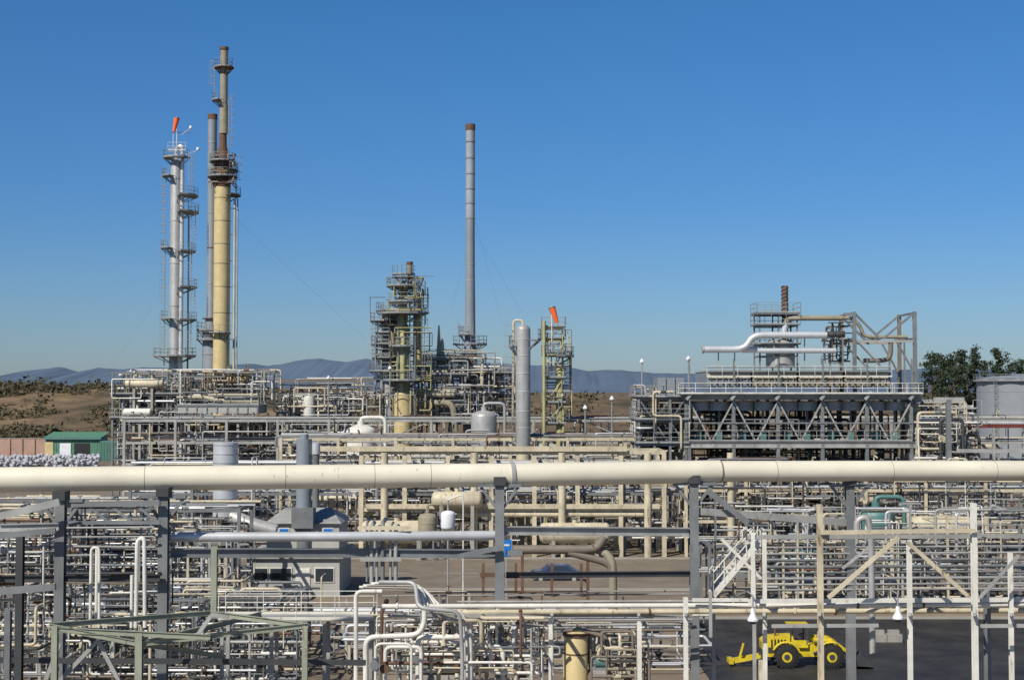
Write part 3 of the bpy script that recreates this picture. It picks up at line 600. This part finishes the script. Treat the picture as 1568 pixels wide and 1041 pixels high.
for i in range(12): m.box((xa+.2+i*(xb-xa-.4)/11,d-.04,zt/2),(.14,.1,zt-.5),'green_container')
for s in (xa,xb): m.box((s,d,zt/2),(.18,.2,zt+.02),'teal_paint')
m.build('shipping_container')
m=M(); d=338; xa,xb=X(-60,d),X(72,d); zt=Z(671,d); m.box(((xa+xb)/2,d,zt/2),(xb-xa,.4,zt),'pink_wall'); m.box(((xa+xb)/2,d,zt+.06),(xb-xa+.2,.6,.12),'concrete')
for i in range(8): m.box((xa+i*(xb-xa)/7,d-.3,zt/2-.05),(.5,.3,zt-.1),'pink_wall')
m.build('boundary_wall')
m=M()
for i in range(340):
    d=R.uniform(300,312); px=R.uniform(-30,152); s=R.uniform(.5,.85); x=X(px,d); z=R.choice((.5,1.2,1.8,2.4))*.9
    pr=[(0,s*.45),(s*.2,s*.62),(s*.75,s*.6),(s*.95,s*.3),(s*1.05,s*.08)]; m.lathe(V3(x,d,z-.4),(R.uniform(-.25,.25),R.uniform(-.25,.25),1),pr,'bag_fabric',7)
m.build('bulk_bags')
# ---------------------------------------------------------------- mid racks
def full(px,d): return X(px,d,700)
for (d,w_,a,b_,zs,n,mt,rr) in ((168,7,190,1600,[7.5,10,12.6],6,'light_steel',(.06,.2)),(150,6,430,1045,[6.5,8.8,11],5,'cream_paint',(.06,.2)),(140,5,200,1050,[6.,8.6],5,'grey_steel',(.06,.2)),
                       (139,5,1050,1600,[3.4,6.4,8.6],6,'cream_paint',(.06,.22))):
    m=M(); rack(m,full(a,d),full(b_,d),d,d+w_,zs,6,mt,n,rr); spag(m,((full(max(a,200),d),full(b_,d)),(d-1,d+w_),(1,zs[-1]+1.0)),90,(.04,.12),PM+['dark_steel']*4,(1,5)); m.build('pipe_rack')  # extra dark steel in the mix stands in for shade between the racks
m=M(); d=141; rack(m,X(-30,d,740),X(200,d,740),d,d+5,[3.,5.2],6,'grey_steel',4,(.06,.16)); m.build('pipe_rack')
m=M(); d=143
frame(m,full(560,d),full(1010,d),d-4,d+2,[Z(775,d),Z(690,d)],7,1,'cream_paint',.42,.36,0,0,False,0)
for px in (595,728,858,985,1108): m.cyl(V3(full(px,d),d-4.6,0),V3(full(px,d),d-4.6,Z(690,d)),.36,'cream_paint',12)
m.beam(P(560,775,d-4.4),P(1010,775,d-4.4),.4,.45,'cream_paint'); m.beam(P(480,687,d-4.4),P(960,687,d-4.4),.3,.5,'cream_paint'); m.pipe([P(700,787,d-4),P(985,787,d-4)],.3,'cream_paint'); m.build('cream_portal_frame')
m=M(); hdrum(m,X(525,150),150,Z(770,150),9,1.6,'cream_paint'); m.build('pressure_vessel')
m=M(); hdrum(m,X(610,138),137,2.6,7,1.1,'cream_paint'); m.build('pressure_vessel')
for px,dd,z,L_,r_,mt in ((880,138,2.4,7,1.0,'cream_paint'),(1010,145,6.5,6,.9,'stack_tan'),(700,138,5.6,5,.8,'cream_paint'),(1440,137,3.2,6,.9,'cream_paint')):
    m=M(); hdrum(m,X(px,dd),dd,z,L_,r_,mt); m.build('pressure_vessel')
m=M(); vdrum(m,X(553,160),160,5,Z(650,160),1.7,'white_paint'); m.build('dome_vessel')
m=M(); vdrum(m,X(741,165),165,6,Z(628,165),1.5,'dull_cladding'); m.build('dome_vessel')
m=M(); vdrum(m,X(655,136),136,2,Z(785,136),.9,'stack_tan'); m.build('dome_vessel')
m=M()
for i in range(16):
    px=R.choice((R.uniform(540,980),R.uniform(820,1560))); d=R.uniform(141,175); exch(m,X(px,d),d,R.uniform(2,9.5),R.uniform(3,6),R.uniform(.35,.7),R.choice(('cream_paint','cream_paint','light_steel','dull_cladding')))
m.build('heat_exchangers')
m=M(); m.beam(P(1465,690,140),P(1620,690,140),.3,.35,'light_steel'); m.beam(P(1460,652,150),P(1640,652,150),.3,.4,'red_paint'); m.beam(P(1452,612,140),V3(X(1452,140,700),140,0),.45,.45,'grey_steel'); m.beam(P(1430,612,140),P(1476,612,140),.3,.5,'light_steel'); m.build('pipe_gantry')
m=M(); vdrum(m,X(1340,122),122,2.5,Z(775,122),1.5,'teal_paint'); m.build('teal_tank')
m=M(); m.box((X(1215,122),122,1.5),(5.4,2.4,2.8),'teal_paint'); m.box((X(1215,122),122,3.0),(5.8,2.8,.16),'grey_steel')
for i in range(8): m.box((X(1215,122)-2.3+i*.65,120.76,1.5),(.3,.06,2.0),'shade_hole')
m.cyl(V3(X(1230,122),122,3),V3(X(1230,122),122,5),.2,'rust'); m.build('generator_enclosure')
# ---------------------------------------------------------------- control building + ducts
D=112; m=M(); xa,xb=X(378,D,850),X(520,D,850)
m.box(((xa+xb)/2,D+4,1.5),(xb-xa,8,3.0),'cabin_wall'); m.box(((xa+xb)/2,D+4,3.08),(xb-xa+.6,8.6,.18),'light_steel')
for px,ww,mt,z,h in ((400,1.0,'glass',1.7,1),(430,1.6,'glass',1.7,1),(464,1.0,'white_paint',1.1,2.1),(497,1.4,'glass',1.7,1)):
    xx=X(px,D,850); m.box((xx,D-.02,z),(ww+.16,.1,h+.16),'white_paint'); m.box((xx,D-.06,z),(ww,.08,h),mt)
xa,xb=X(405,D,790),X(517,D,790); m.box(((xa+xb)/2,D+4,4.4),(xb-xa,6,2.4),'cabin_wall')
zr=5.62; c=(xa+xb)/2; yy=D+4
m.face([(xa-.2,D+.7,zr),(xb+.2,D+.7,zr),(xb-1,yy,zr+1.0),(xa+1,yy,zr+1.0)],'light_steel'); m.face([(xa-.2,D+7.3,zr),(xa+1,yy,zr+1.0),(xb-1,yy,zr+1.0),(xb+.2,D+7.3,zr)],'light_steel')
m.face([(xa-.2,D+.7,zr),(xa+1,yy,zr+1.0),(xa-.2,D+7.3,zr)],'light_steel'); m.face([(xb+.2,D+.7,zr),(xb+.2,D+7.3,zr),(xb-1,yy,zr+1.0)],'light_steel'); m.face([(xa-.2,D+.7,zr-.01),(xa-.2,D+7.3,zr-.01),(xb+.2,D+7.3,zr-.01),(xb+.2,D+.7,zr-.01)],'grey_steel')
for px in (432,500): xx=X(px,D,790); m.box((xx,D+.96,4.9),(.7,.1,.6),'blue_sign'); m.box((xx,D+.98,4.9),(.85,.08,.75),'white_paint')
m.build('control_building')
m=M(); d=113; x=X(346,d)
m.sweep([V3(x,d,Z(790,d)),V3(x,d,Z(677,d))],.98,'aluminium',24)
for i in range(9): z=Z(790,d)+i*.7; m.cyl(V3(x,d,z),V3(x,d,z+.05),1.01,'dull_cladding',24)
m.pipe([V3(x,d,Z(786,d)),V3(x+2,d-1,Z(800,d)),V3(x+4.2,d-1,Z(812,d))],.6,'dull_cladding',16,.8); m.beam(V3(x,d+.3,0),V3(x,d+.3,6.4),.5,.5,'grey_steel'); m.build('spiral_vent_duct')
m=M(); x=X(466,d); m.lathe((x,d,6.9),(0,0,1),[(0,.62),(Z(672,d)-6.9,.62)],'tank_grey',18); m.cyl(V3(x,d,Z(676,d)),V3(x,d,Z(665,d)),.34,'tank_grey',14); m.box((x,d,6.1),(1.7,1.7,1.6),'grey_steel'); m.cyl(V3(x,d,Z(735,d)),V3(x,d,Z(733,d)),.68,'light_steel',18); m.cyl(V3(x,d,3.2),V3(x,d,5.4),.55,'grey_steel',14); m.cyl(V3(X(484,d),d,Z(695,d)),V3(X(484,d),d,Z(678,d)),.35,'aluminium',12); m.cyl(V3(X(484,d),d,6.9),V3(X(484,d),d,Z(694,d)),.28,'grey_steel',12); m.build('vent_stack')
# ---------------------------------------------------------------- near field clutter
m=M(); rack(m,X(-20,106),X(375,106),104,109,[2.6,5.0,7.4],5,'grey_steel',6,(.05,.15),.3,.24); spag(m,((X(-20,104),X(380,104)),(98,109),(.4,8)),130,(.04,.12),PM,(1,4)); posts(m,X(0,104),X(380,104),96,108,2,6,30); m.build('pipe_rack')
m=M(); rack(m,X(1080,108),X(1600,108),106,111,[2.4,4.6],5.5,'grey_steel',7,(.05,.15),.35,.22); spag(m,((X(1080,106),X(1600,106)),(103,111),(.4,7.4)),110,(.04,.12),PM,(1,4)); posts(m,X(1080,106),X(1600,106),103,112,2,8,26); m.build('pipe_rack')
m=M(); rack(m,X(500,97),X(1060,97),95,98.5,[1.2,],6,'grey_steel',6,(.05,.12),0,.2); m.build('pipe_rack')
m=M(); spag(m,((X(500,86),X(1090,86)),(81,90),(.3,2.4)),40,(.04,.1),PM,(1,4)); posts(m,X(500,86),X(1080,86),80,90,1,3,14)
for i in range(9): pump(m,X(R.uniform(480,1080),86),R.uniform(80,92))
m.build('pump_station')
DM=PM+['grey_steel','dark_steel']*3
m=M(); spag(m,((X(0,84),X(500,84)),(76,92),(.3,4.5)),115,(.04,.1),DM,(1,4)); posts(m,X(0,84),X(500,84),76,92,1.5,5,30)
for i in range(7): pump(m,X(R.uniform(0,500),84),R.uniform(76,92))
frame(m,X(10,84),X(470,84),80,84,[2.2,4.4],6,1,'grey_steel',.2,.18,0,.4); tier(m,X(-10,82),X(500,82),80,84,2.3,7,(.05,.12)); m.build('manifold_piping')
m=M(); d=90; m.pipe([P(785,841,d),P(905,841,d),P(915,838,d),P(926,822,d)],.28,'brown_pipe',14,.8); m.pipe([P(905,838,d+.5),P(938,850,d),P(939,915,d),V3(P(939,915,d).x,d,0)],.26,'stack_tan',14,.9); m.pipe([P(870,845,d),P(935,862,d),P(936,880,d)],.24,'brown_pipe',12,.8); m.beam(P(800,841,d),V3(P(800,841,d).x,d,0),.2,.2,'rust'); m.beam(P(900,845,d),V3(P(900,845,d).x,d,0),.2,.2,'rust'); m.build('elbow_duct')
m=M(); d=112
m.beam(P(735,880,d),P(895,880,d),.3,.3,'rust'); m.beam(P(735,892,d),P(895,892,d),.2,.3,'brown_pipe')
for px in (740,790,845,890): m.beam(P(px,862,d),V3(P(px,862,d).x,d,0),.22,.22,'rust')
m.build('pipe_barrier')
m=M(); d=85; p=P(775,838,d); m.box(p,(.62,.05,1.0),'blue_sign'); m.box(p+V3(0,.03,0),(.7,.04,1.08),'white_paint'); m.box(p+V3(0,-.03,.15),(.4,.03,.1),'white_paint'); m.beam(V3(p.x,p.y+.08,0),p+V3(0,.08,.5),.08,.08,'galv_rail'); m.build('safety_sign')
def car(px,d,mat,name='parked_car',flip=1):
    m=M(); x=X(px,d,890); pr=[(-2.2,.35),(-2.25,.75),(-2.0,.95),(-1.3,1.0),(-.75,1.45),(.9,1.48),(1.6,1.0),(2.15,.92),(2.25,.4)]
    n=len(pr); w0=.85
    A=[V3(x+a*flip,d-w0*(1 if z<1.1 else .82),z) for a,z in pr]; B=[V3(x+a*flip,d+w0*(1 if z<1.1 else .82),z) for a,z in pr]
    m.face(A,mat); m.face(B[::-1],mat)
    for i in range(n): j=(i+1)%n; m.face([A[i],A[j],B[j],B[i]],mat)
    gl=[(-.95,1.05),(-.62,1.36),(.78,1.38),(1.25,1.05)]
    m.face([V3(x+a*flip,d-.86 if z<1.1 else d-.74,z) for a,z in gl],'glass')
    for a in (-1.4,1.4):
        for s_ in (-.8,.8): m.cyl(V3(x+a*flip,d+s_-.11,.33),V3(x+a*flip,d+s_+.11,.33),.33,'rubber',14); m.cyl(V3(x+a*flip,d+s_-.125,.33),V3(x+a*flip,d+s_+.125,.33),.18,'light_steel',10)
    m.build(name)
car(853,121,'car_blue'); car(1240,119,'car_blue'); car(1310,121,'plastic_white','parked_car',-1); car(1370,119,'car_blue')
# ---------------------------------------------------------------- wheel loader
m=M(); d=84; xl=X(1212,d,1000); Y='loader_yellow'
for wx in (0,3.0):
    for s_ in (-1,1):
        yc=d+s_*.95; m.lathe(V3(xl+wx-.0,yc-.28,.78),(0,1,0),[(0,.5),(.02,.66),(.08,.78),(.48,.78),(.54,.66),(.56,.5)],'rubber',24)
        m.cyl(V3(xl+wx,yc-.3,.78),V3(xl+wx,yc+.3,.78),.34,Y,16); m.cyl(V3(xl+wx,yc-.32,.78),V3(xl+wx,yc+.32,.78),.2,'dark_steel',10)
        for k in range(18):
            a=k*math.pi/9; m.box((xl+wx+.79*math.cos(a),yc,.78+.79*math.sin(a)),(.1,.5,.1),'rubber')
def ext(m,pr,y0,y1,mat):
    A=[V3(xl+a,y0,z) for a,z in pr]; B=[V3(xl+a,y1,z) for a,z in pr]; n=len(pr); m.face(A,mat); m.face(B[::-1],mat)
    for i in range(n): j=(i+1)%n; m.face([B[i],B[j],A[j],A[i]],mat)
ext(m,[(-1.5,.7),(-1.55,1.7),(-1.2,2.0),(.5,2.1),(.7,1.5),(.9,.7)],d-.62,d+.62,Y)
ext(m,[(-1.62,.55),(-1.62,1.2),(-1.45,1.2),(-1.45,.55)],d-.8,d+.8,'dark_steel')
m.box((xl-.35,d-.64,1.15),(1.6,.05,.35),'dark_steel')
for i in range(5): m.box((xl-.9+i*.22,d-.63,1.6),(.1,.04,.5),'shade_hole')
ext(m,[(.8,.65),(.8,1.4),(2.2,1.5),(3.3,1.2),(3.4,.7)],d-.4,d+.4,Y)
for s_ in (-1,1):
    for wx in (0,3.0): m.sweep([V3(xl+wx+.95*math.cos(a),d+s_*.95,.78+.95*math.sin(a)) for a in [.4+i*.38 for i in range(7)]],.08,Y,6)
for a,b_ in ((.35,-.6),(.35,.6),(1.45,-.6),(1.45,.6)): m.beam(V3(xl+a,d+b_,1.5),V3(xl+a+.05,d+b_,2.75),.08,.08,'dark_steel')
m.box((xl+.93,d,2.8),(1.4,1.4,.08),Y); m.box((xl+.75,d,1.75),(.5,.5,.12),'rubber'); m.box((xl+.52,d,2.05),(.12,.5,.6),'rubber'); m.cyl(V3(xl+1.35,d,1.5),V3(xl+1.2,d,2.1),.04,'rubber',6); m.cyl(V3(xl+1.2,d,2.08),V3(xl+1.18,d,2.12),.22,'rubber',12)
m.box((xl+.93,d-.62,1.55),(1.2,.04,.5),Y); m.cyl(V3(xl-.6,d-.2,2),V3(xl-.6,d-.2,2.7),.07,'rust',8)
for s_ in (-.5,.5):
    m.sweep([V3(xl+1.9,d+s_,1.8),V3(xl+3.0,d+s_,1.75),V3(xl+4.0,d+s_,1.1),V3(xl+4.6,d+s_,.5)],[.2,.2,.17,.13],Y,6); m.cyl(V3(xl+1.9,d+s_,.9),V3(xl+3.4,d+s_,1.5),.08,'dark_steel',8)
m.cyl(V3(xl+2.2,d,1.9),V3(xl+4.4,d,1.3),.08,'dark_steel',8)
ext(m,[(4.5,.1),(4.45,.9),(4.7,1.25),(4.78,1.2),(4.58,.85),(4.65,.22),(5.7,.14),(5.7,.08)],d-1.35,d+1.35,'dark_steel')
for s_ in (-1.35,1.33): ext(m,[(4.5,.1),(4.45,.9),(4.7,1.25),(5.7,.14),(5.7,.08)],d+s_,d+s_+.03,'dark_steel')
m.beam(V3(xl-3.6,d-.4,.3),V3(xl-1.5,d-.4,.7),.14,.2,Y); m.beam(V3(xl-3.6,d+.4,.3),V3(xl-1.5,d+.4,.7),.14,.2,Y); m.beam(V3(xl-3.6,d-.6,.35),V3(xl-3.6,d+.6,.35),.3,.3,Y); m.beam(V3(xl-3.0,d,.45),V3(xl-2.7,d,1.5),.12,.12,Y)
ob=m.build('wheel_loader'); ob.scale=(.87,.87,.87); ob.location.x=X(1222,84,1000)
for px in (1345,1368): 
    m=M(); x=X(px,92,980); m.box((x,92,.25),(1.0,.6,.5),'concrete'); m.box((x,92,.62),(.7,.35,.24),'concrete'); m.build('concrete_barrier')
# ---------------------------------------------------------------- FOREGROUND
m=M(); a=P(-160,735.5,56.5); b_=P(783,727,61); c=P(1102,721.5,63.5); e=P(1760,720,68)
m.sweep([a,b_],.5,'pipeline_paint',32); m.sweep([b_,c],.5,'pipeline_paint',32); m.sweep([c,e],.47,'pipeline_paint',32)
dr=(b_-a).normalized(); m.cyl(b_-dr*.06,b_+dr*.10,.56,'light_steel',32); m.cyl(c-dr*.03,c+dr*.03,.51,'brown_pipe',32)
for px in (-60,205,420,560,650): q=a.lerp(b_,(px+160)/943); m.cyl(q-dr*.012,q+dr*.012,.504,'stack_tan',32)
for t in (.12,.38,.62,.85): q=c.lerp(e,t); m.cyl(q-dr*.012,q+dr*.012,.474,'stack_tan',32)
for _ in range(26):
    q=a.lerp(b_,R.uniform(.55,.97)); w_=R.uniform(.01,.03); a0=R.uniform(.1,1.0); m.sweep([q+V3(R.uniform(-.02,.02),-math.cos(t)*.497,math.sin(t)*.497) for t in [a0-i*.1 for i in range(R.randint(2,6))]],w_*.5,'brown_pipe',5)
m.build('large_pipeline')
def col(m,px,ya,d,w_,mat,yb=None,I=True,h=None):
    x=P(px,(ya+min(1041,yb or 1041))/2,d).x; z1=Z(ya,d); z0=0 if yb is None else Z(yb,d)
    (m.ib if I else m.beam)(V3(x,d,z0),V3(x,d,z1),w_,h or w_,mat)
    return x
m=M()
for px,ya,d in ((92,768,57),(250,762,57.5),(765,745,60.5),(1063,742,63),(1302,745,65),(1660,745,67)):
    x=col(m,px,ya,d,.38,'grey_steel'); m.beam(V3(x-.9,d,Z(ya,d)+.05),V3(x+.9,d,Z(ya,d)+.05),.3,.12,'grey_steel'); m.beam(V3(x-.8,d,Z(ya,d)),V3(x,d,Z(ya,d)-1.1),.12,.12,'grey_steel'); m.beam(V3(x+.8,d,Z(ya,d)),V3(x,d,Z(ya,d)-1.1),.12,.12,'grey_steel')
    m.box((x,d,Z(ya,d)+.25),(.5,.7,.35),'dark_steel'); m.box((x,d,.2),(1,1,.4),'concrete')
def G(m,ax,ay,bx_,by,d,w_,h,mat,d2=None,I=False): (m.ib if I else m.beam)(P(ax,ay,d),P(bx_,by,d2 or d),w_,h,mat)
G(m,100,772,245,770,57,.2,.22,'grey_steel'); G(m,0,790,92,768,56,.25,.28,'light_steel'); G(m,0,808,90,806,56,.25,.3,'light_steel',I=True); G(m,-40,886,245,884,57,.25,.28,'dark_steel',I=True)
G(m,262,846,560,846,58,.3,.36,'grey_steel',60,True); G(m,560,846,765,848,60,.3,.36,'grey_steel',60.5,True); G(m,700,852,765,838,60,.2,.2,'grey_steel'); G(m,775,812,1055,814,60.6,.3,.36,'light_steel',63,True); G(m,775,846,800,846,60.6,.2,.2,'grey_steel')
G(m,775,880,1060,878,61,.2,.24,'dark_steel',63,True); G(m,1065,782,1300,800,63,.2,.3,'light_steel',65); G(m,1085,752,1145,800,63,.2,.26,'grey_steel')
for px in (130,165,205): G(m,px,770,px+38,800,57,.07,.1,'grey_steel')
G(m,100,800,245,800,57,.1,.14,'grey_steel')
m.build('pipeline_support_frame')
m=M()
m.pipe([P(262,822,58.5),P(548,821,59.5),P(780,819,61)],.2,'aluminium',16)
for px in range(300,780,60): q=P(262,822,58.5).lerp(P(780,819,61),(px-262)/518); m.cyl(q-V3(.03,0,0),q+V3(.03,0,0),.215,'dull_cladding',16)
m.build('insulated_pipe')
m=M(); GF='green_frame'
col(m,30,815,53,.26,'dark_steel'); col(m,84,957,50,.2,GF); x=col(m,328,836,54,.22,GF,945); col(m,213,968,50,.24,GF); col(m,467,957,52,.2,GF); col(m,12,930,48,.2,'grey_steel')
for q in ((75,957,322,938,50,54),(75,963,322,975,50,50),(322,938,472,958,54,52),(213,985,470,957,50,52),(213,985,400,940,50,56),(75,958,213,985,50,50),(213,985,345,1005,50,54)): G(m,*q[:4],q[4],.12,.18,GF,q[5],True)
for q in ((92,1041,150,980),(150,980,182,1041),(325,940,300,975),(325,940,350,945),(92,985,70,1041)): G(m,*q,50.5,.1,.14,'light_steel')
G(m,0,820,85,812,52,.14,.2,'grey_steel'); G(m,0,905,85,898,52,.18,.24,'grey_steel'); G(m,0,1010,560,1014,54,.15,.2,'dark_steel')
for px,ya,yb in ((148,840,950),(212,830,890),(140,845,890),(202,880,960)): m.cyl(V3(P(px,900,55).x,55,Z(yb,55)),V3(P(px,900,55).x,55,Z(ya,55)),.07,'white_paint',8)
m.pipe([P(138,960,54),P(140,838,54),P(152,838,54),P(152,960,54)],.06,'white_paint',8); m.pipe([P(208,960,54),P(210,826,54),P(221,822,54),P(222,960,54)],.08,'white_paint',10)
for i in range(7): 
    py=808+i*14; m.pipe([P(102,py,56.5),P(R.choice((180,236,236)),py+R.uniform(-2,2),57)],R.uniform(.03,.06),R.choice(PM),7)
spag(m,((P(95,900,58).x,P(245,900,58).x),(57.8,61),(Z(960,58),Z(775,58))),36,(.03,.07),DM,(.6,2.4)); spag(m,((P(-10,900,58).x,P(85,900,58).x),(56,60),(Z(1000,58),Z(800,58))),20,(.03,.07),DM,(.6,2.4))
m.build('foreground_steel_frame')
m=M(); d=66
z=Z(945,d); x0,x1=P(340,945,d).x,P(575,945,d).x; m.box(((x0+x1)/2,d,z),(x1-x0,1.6,.08),'light_steel'); m.rail([V3(x0,d-.8,z),V3(x1,d-.8,z)],'white_paint',r=.022); m.rail([V3(x0,d+.8,z),V3(x1,d+.8,z)],'white_paint',r=.022)
for px in (345,420,500,570): m.beam(V3(P(px,950,d).x,d-.7,0),V3(P(px,950,d).x,d-.7,z),.16,.16,'light_steel'); m.beam(V3(P(px,950,d).x,d+.7,0),V3(P(px,950,d).x,d+.7,z),.16,.16,'light_steel')
m.build('access_walkway')
m=M()
for i,px in enumerate((562,569,577,586,598,606)): m.pipe([P(px,890+i*2,60),P(px,800+5*(i%3),60),P(px+4,795+5*(i%3),61.5)],.06+.03*(i%2),('grey_steel','light_steel','dull_cladding')[i%3],8)
G(m,548,808,625,808,59.8,.14,.16,'cream_paint'); G(m,552,856,615,856,59.8,.14,.16,'light_steel')
m.build('riser_pipes')
m=M(); WP='white_paint'
for i in range(6):
    o=i*9; dd=58+i*.5
    m.pipe([P(580-i*6,891+i*1.5,dd),P(636+o*.3,891+i*2,dd),P(640+o,930+i*2,dd-1),P(704+o*.4,936+i*2,dd-1),P(708+o*.4,1000,dd-1),P(708+o*.4,1060,dd-1)],.06 if i%2 else .085,WP if i%3 else 'dull_cladding',9,.35)
m.pipe([P(545,1060,57),P(545,940,57),P(545,905,57),P(585,905,57)],.09,WP,9); m.pipe([P(560,1060,57),P(560,975,57),P(640,972,57),P(650,955,57),P(650,935,57)],.11,WP,10,.4)
for k,(a1,b1,y1) in enumerate(((575,630,985),(590,645,990),(640,720,975),(660,735,1010),(672,790,1025),(700,770,990),(745,812,985),(770,830,1000),(745,790,960),(800,842,1003))):
    dd=56+k*.7; m.pipe([P(a1,1070,dd),P(a1,y1,dd),P(b1,y1,dd),P(b1,1070,dd)],.055+.025*(k%3),R.choice((WP,'cream_paint','light_steel')),9,.25)
    m.valve(P(a1,y1+30,dd),(0,0,1),.09,R.choice(('rust','grey_steel')))
spag(m,((P(560,1000,60).x,P(850,1000,60).x),(57,66),(Z(1060,58),Z(940,58))),50,(.03,.08),['white_paint','light_steel','cream_paint','grey_steel','rust'],(.6,2.5))
m.build('pipe_manifold')
m=M()
for py,r_,mt,a1,b1,dd in ((928,.10,'white_paint',585,1640,58),(937,.11,'cream_paint',700,1640,59),(921,.05,'light_steel',700,1640,60),(944,.06,'white_paint',600,1090,60),(951,.05,'dull_cladding',640,1060,61),(912,.035,'galv_rail',585,1060,63),(907,.03,'galv_rail',620,1060,64),(958,.06,'light_steel',760,1060,60)):
    m.pipe([P(a1,py,dd),P(b1,py-3,dd+1.5)],r_,mt,10)
    for k in range(4): q=P(a1,py,dd).lerp(P(b1,py-3,dd+1.5),R.random()); m.flange(q,(1,0,0),r_,mt if k%2 else 'rust')
for px in (845,978,1050,1170,1255,1393,1492,1548): m.beam(P(px,940,57.5),P(px,940,61.5),.12,.14,'light_steel')
G(m,600,942,1060,941,58.5,.1,.14,'light_steel',60); m.build('long_pipe_run')
m=M()
col(m,1050,914,58,.18,WP); col(m,1153,815,58,.16,WP,928); col(m,1171,815,60,.16,WP); col(m,1256,772,58,.22,'cream_paint'); col(m,1393,826,58,.18,WP); col(m,1492,770,58,.22,WP); col(m,1548,846,59,.17,WP); col(m,843,945,59,.16,WP); col(m,979,950,59,.18,WP); col(m,1165,1010,58,.16,'cream_paint'); col(m,1512,930,60,.24,'grey_steel'); col(m,1088,905,57,.12,'light_steel',975)
G(m,1145,822,1640,820,58,.12,.17,'light_steel',60); G(m,1256,815,1493,812,57.8,.16,.16,'cream_paint'); G(m,1268,915,1376,822,57.6,.1,.16,'cream_paint'); G(m,1390,830,1482,912,57.6,.1,.16,'cream_paint'); G(m,1105,825,1165,885,58,.08,.12,WP); G(m,1500,915,1560,850,58,.08,.12,'light_steel')
G(m,1145,920,1640,917,58.3,.12,.18,WP,59.5); G(m,1060,918,1145,918,58.3,.1,.14,WP); G(m,1180,958,1345,957,58,.1,.14,'light_steel'); G(m,1490,958,1640,957,58,.1,.14,'light_steel')
for py,r_ in ((848,.05),(858,.06),(868,.08),(877,.05),(886,.07),(895,.05),(903,.05),(838,.04)):
    m.pipe([P(R.choice((1160,1170)),py,64),P(1640,py-3,67)],r_,R.choice((WP,'light_steel','dull_cladding','grey_steel')),8)
G(m,1290,870,1330,838,58,.08,.1,'light_steel')
m.pipe([P(1312,812,62),P(1312,795,62),P(1330,790,62),P(1334,830,62),P(1336,1000,62)],.14,'dull_cladding',10,.4)
m.build('white_pipe_trestle')
m=M(); d=64
for yy in (d,d+1): m.beam(V3(P(1092,912,d).x,yy,Z(912,d)),V3(P(1160,832,d).x,yy,Z(832,d)),.08,.25,WP)
for i in range(14): t=i/13; x=P(1092,912,d).x*(1-t)+P(1160,832,d).x*t; zz=Z(912,d)*(1-t)+Z(832,d)*t; m.box((x,d+.5,zz),(.28,.96,.04),'light_steel')
for yy in (d-.05,d+1.05):
    a1=V3(P(1092,912,d).x,yy,Z(912,d)); b1=V3(P(1160,832,d).x,yy,Z(832,d))
    for hh in (.55,1.05): m.cyl(a1+V3(0,0,hh),b1+V3(0,0,hh),.03,WP,6)
    for i in range(5): q=a1.lerp(b1,i/4); m.cyl(q,q+V3(0,0,1.05),.03,WP,6)
for px,py in ((1095,912),(1157,834)): m.beam(V3(P(px,py,d).x,d+.5,0),V3(P(px,py,d).x,d+.5,Z(py,d)),.15,.15,'light_steel')
m.build('steel_staircase')
m=M(); d=60; x=P(882,1000,d).x
m.lathe((x,d,0),(0,0,1),[(0,.5),(Z(975,d),.5),(Z(968,d),.4),(Z(966,d),.2)],'yellow_paint',20); m.cyl(V3(x,d,Z(972,d)),V3(x,d,Z(968,d)),.56,'rust',20); m.cyl(V3(x,d,Z(1000,d)),V3(x,d,Z(998,d)),.52,'rust',20)
m.pipe([V3(x-.1,d,Z(968,d)),V3(x,d,Z(962,d)),P(930,975,d),P(935,1060,d)],.1,'brown_pipe',8); spag(m,((x+.6,x+3),(d-1,d+2),(Z(1050,d),Z(962,d))),12,(.04,.08),['brown_pipe','stack_tan','cream_paint'],(.5,1.8)); m.build('rusty_filter_vessel')
def pend(px,py,d,s=.28,mount=None):
    m=M(); p=P(px,py,d); m.lathe(p,(0,0,1),[(0,s),(.06,s),(.28,s*.45),(.42,s*.4),(.5,.08)],'plastic_white',14); m.cyl(p+V3(0,0,.45),p+V3(0,0,mount or 1),.035,'galv_rail',6)
    m.cyl(p-V3(0,0,.12),p,.12,'glass',10); m.cyl(p+V3(0,0,mount or 1),p+V3(0,1.2,mount or 1),.035,'galv_rail',6); m.build('pendant_lamp')
pend(1375,947,57.5,.22); pend(1153,950,57.5,.22)
m=M(); p=P(686,812,75); m.vessel(p,(0,0,1),1.05,.38,'plastic_white',16); m.cyl(p+V3(0,0,1),p+V3(0,0,1.6),.05,'galv_rail',6); m.pipe([p,V3(p.x,p.y,0)],.05,'galv_rail',6); m.pipe([p+V3(0,0,1.6),p+V3(.8,0,1.9),p+V3(.8,0,-6)],.04,WP,6); m.build('filter_pot')
print('polys',sum(len(o.data.polygons) for o in bpy.data.objects if o.type=='MESH'))
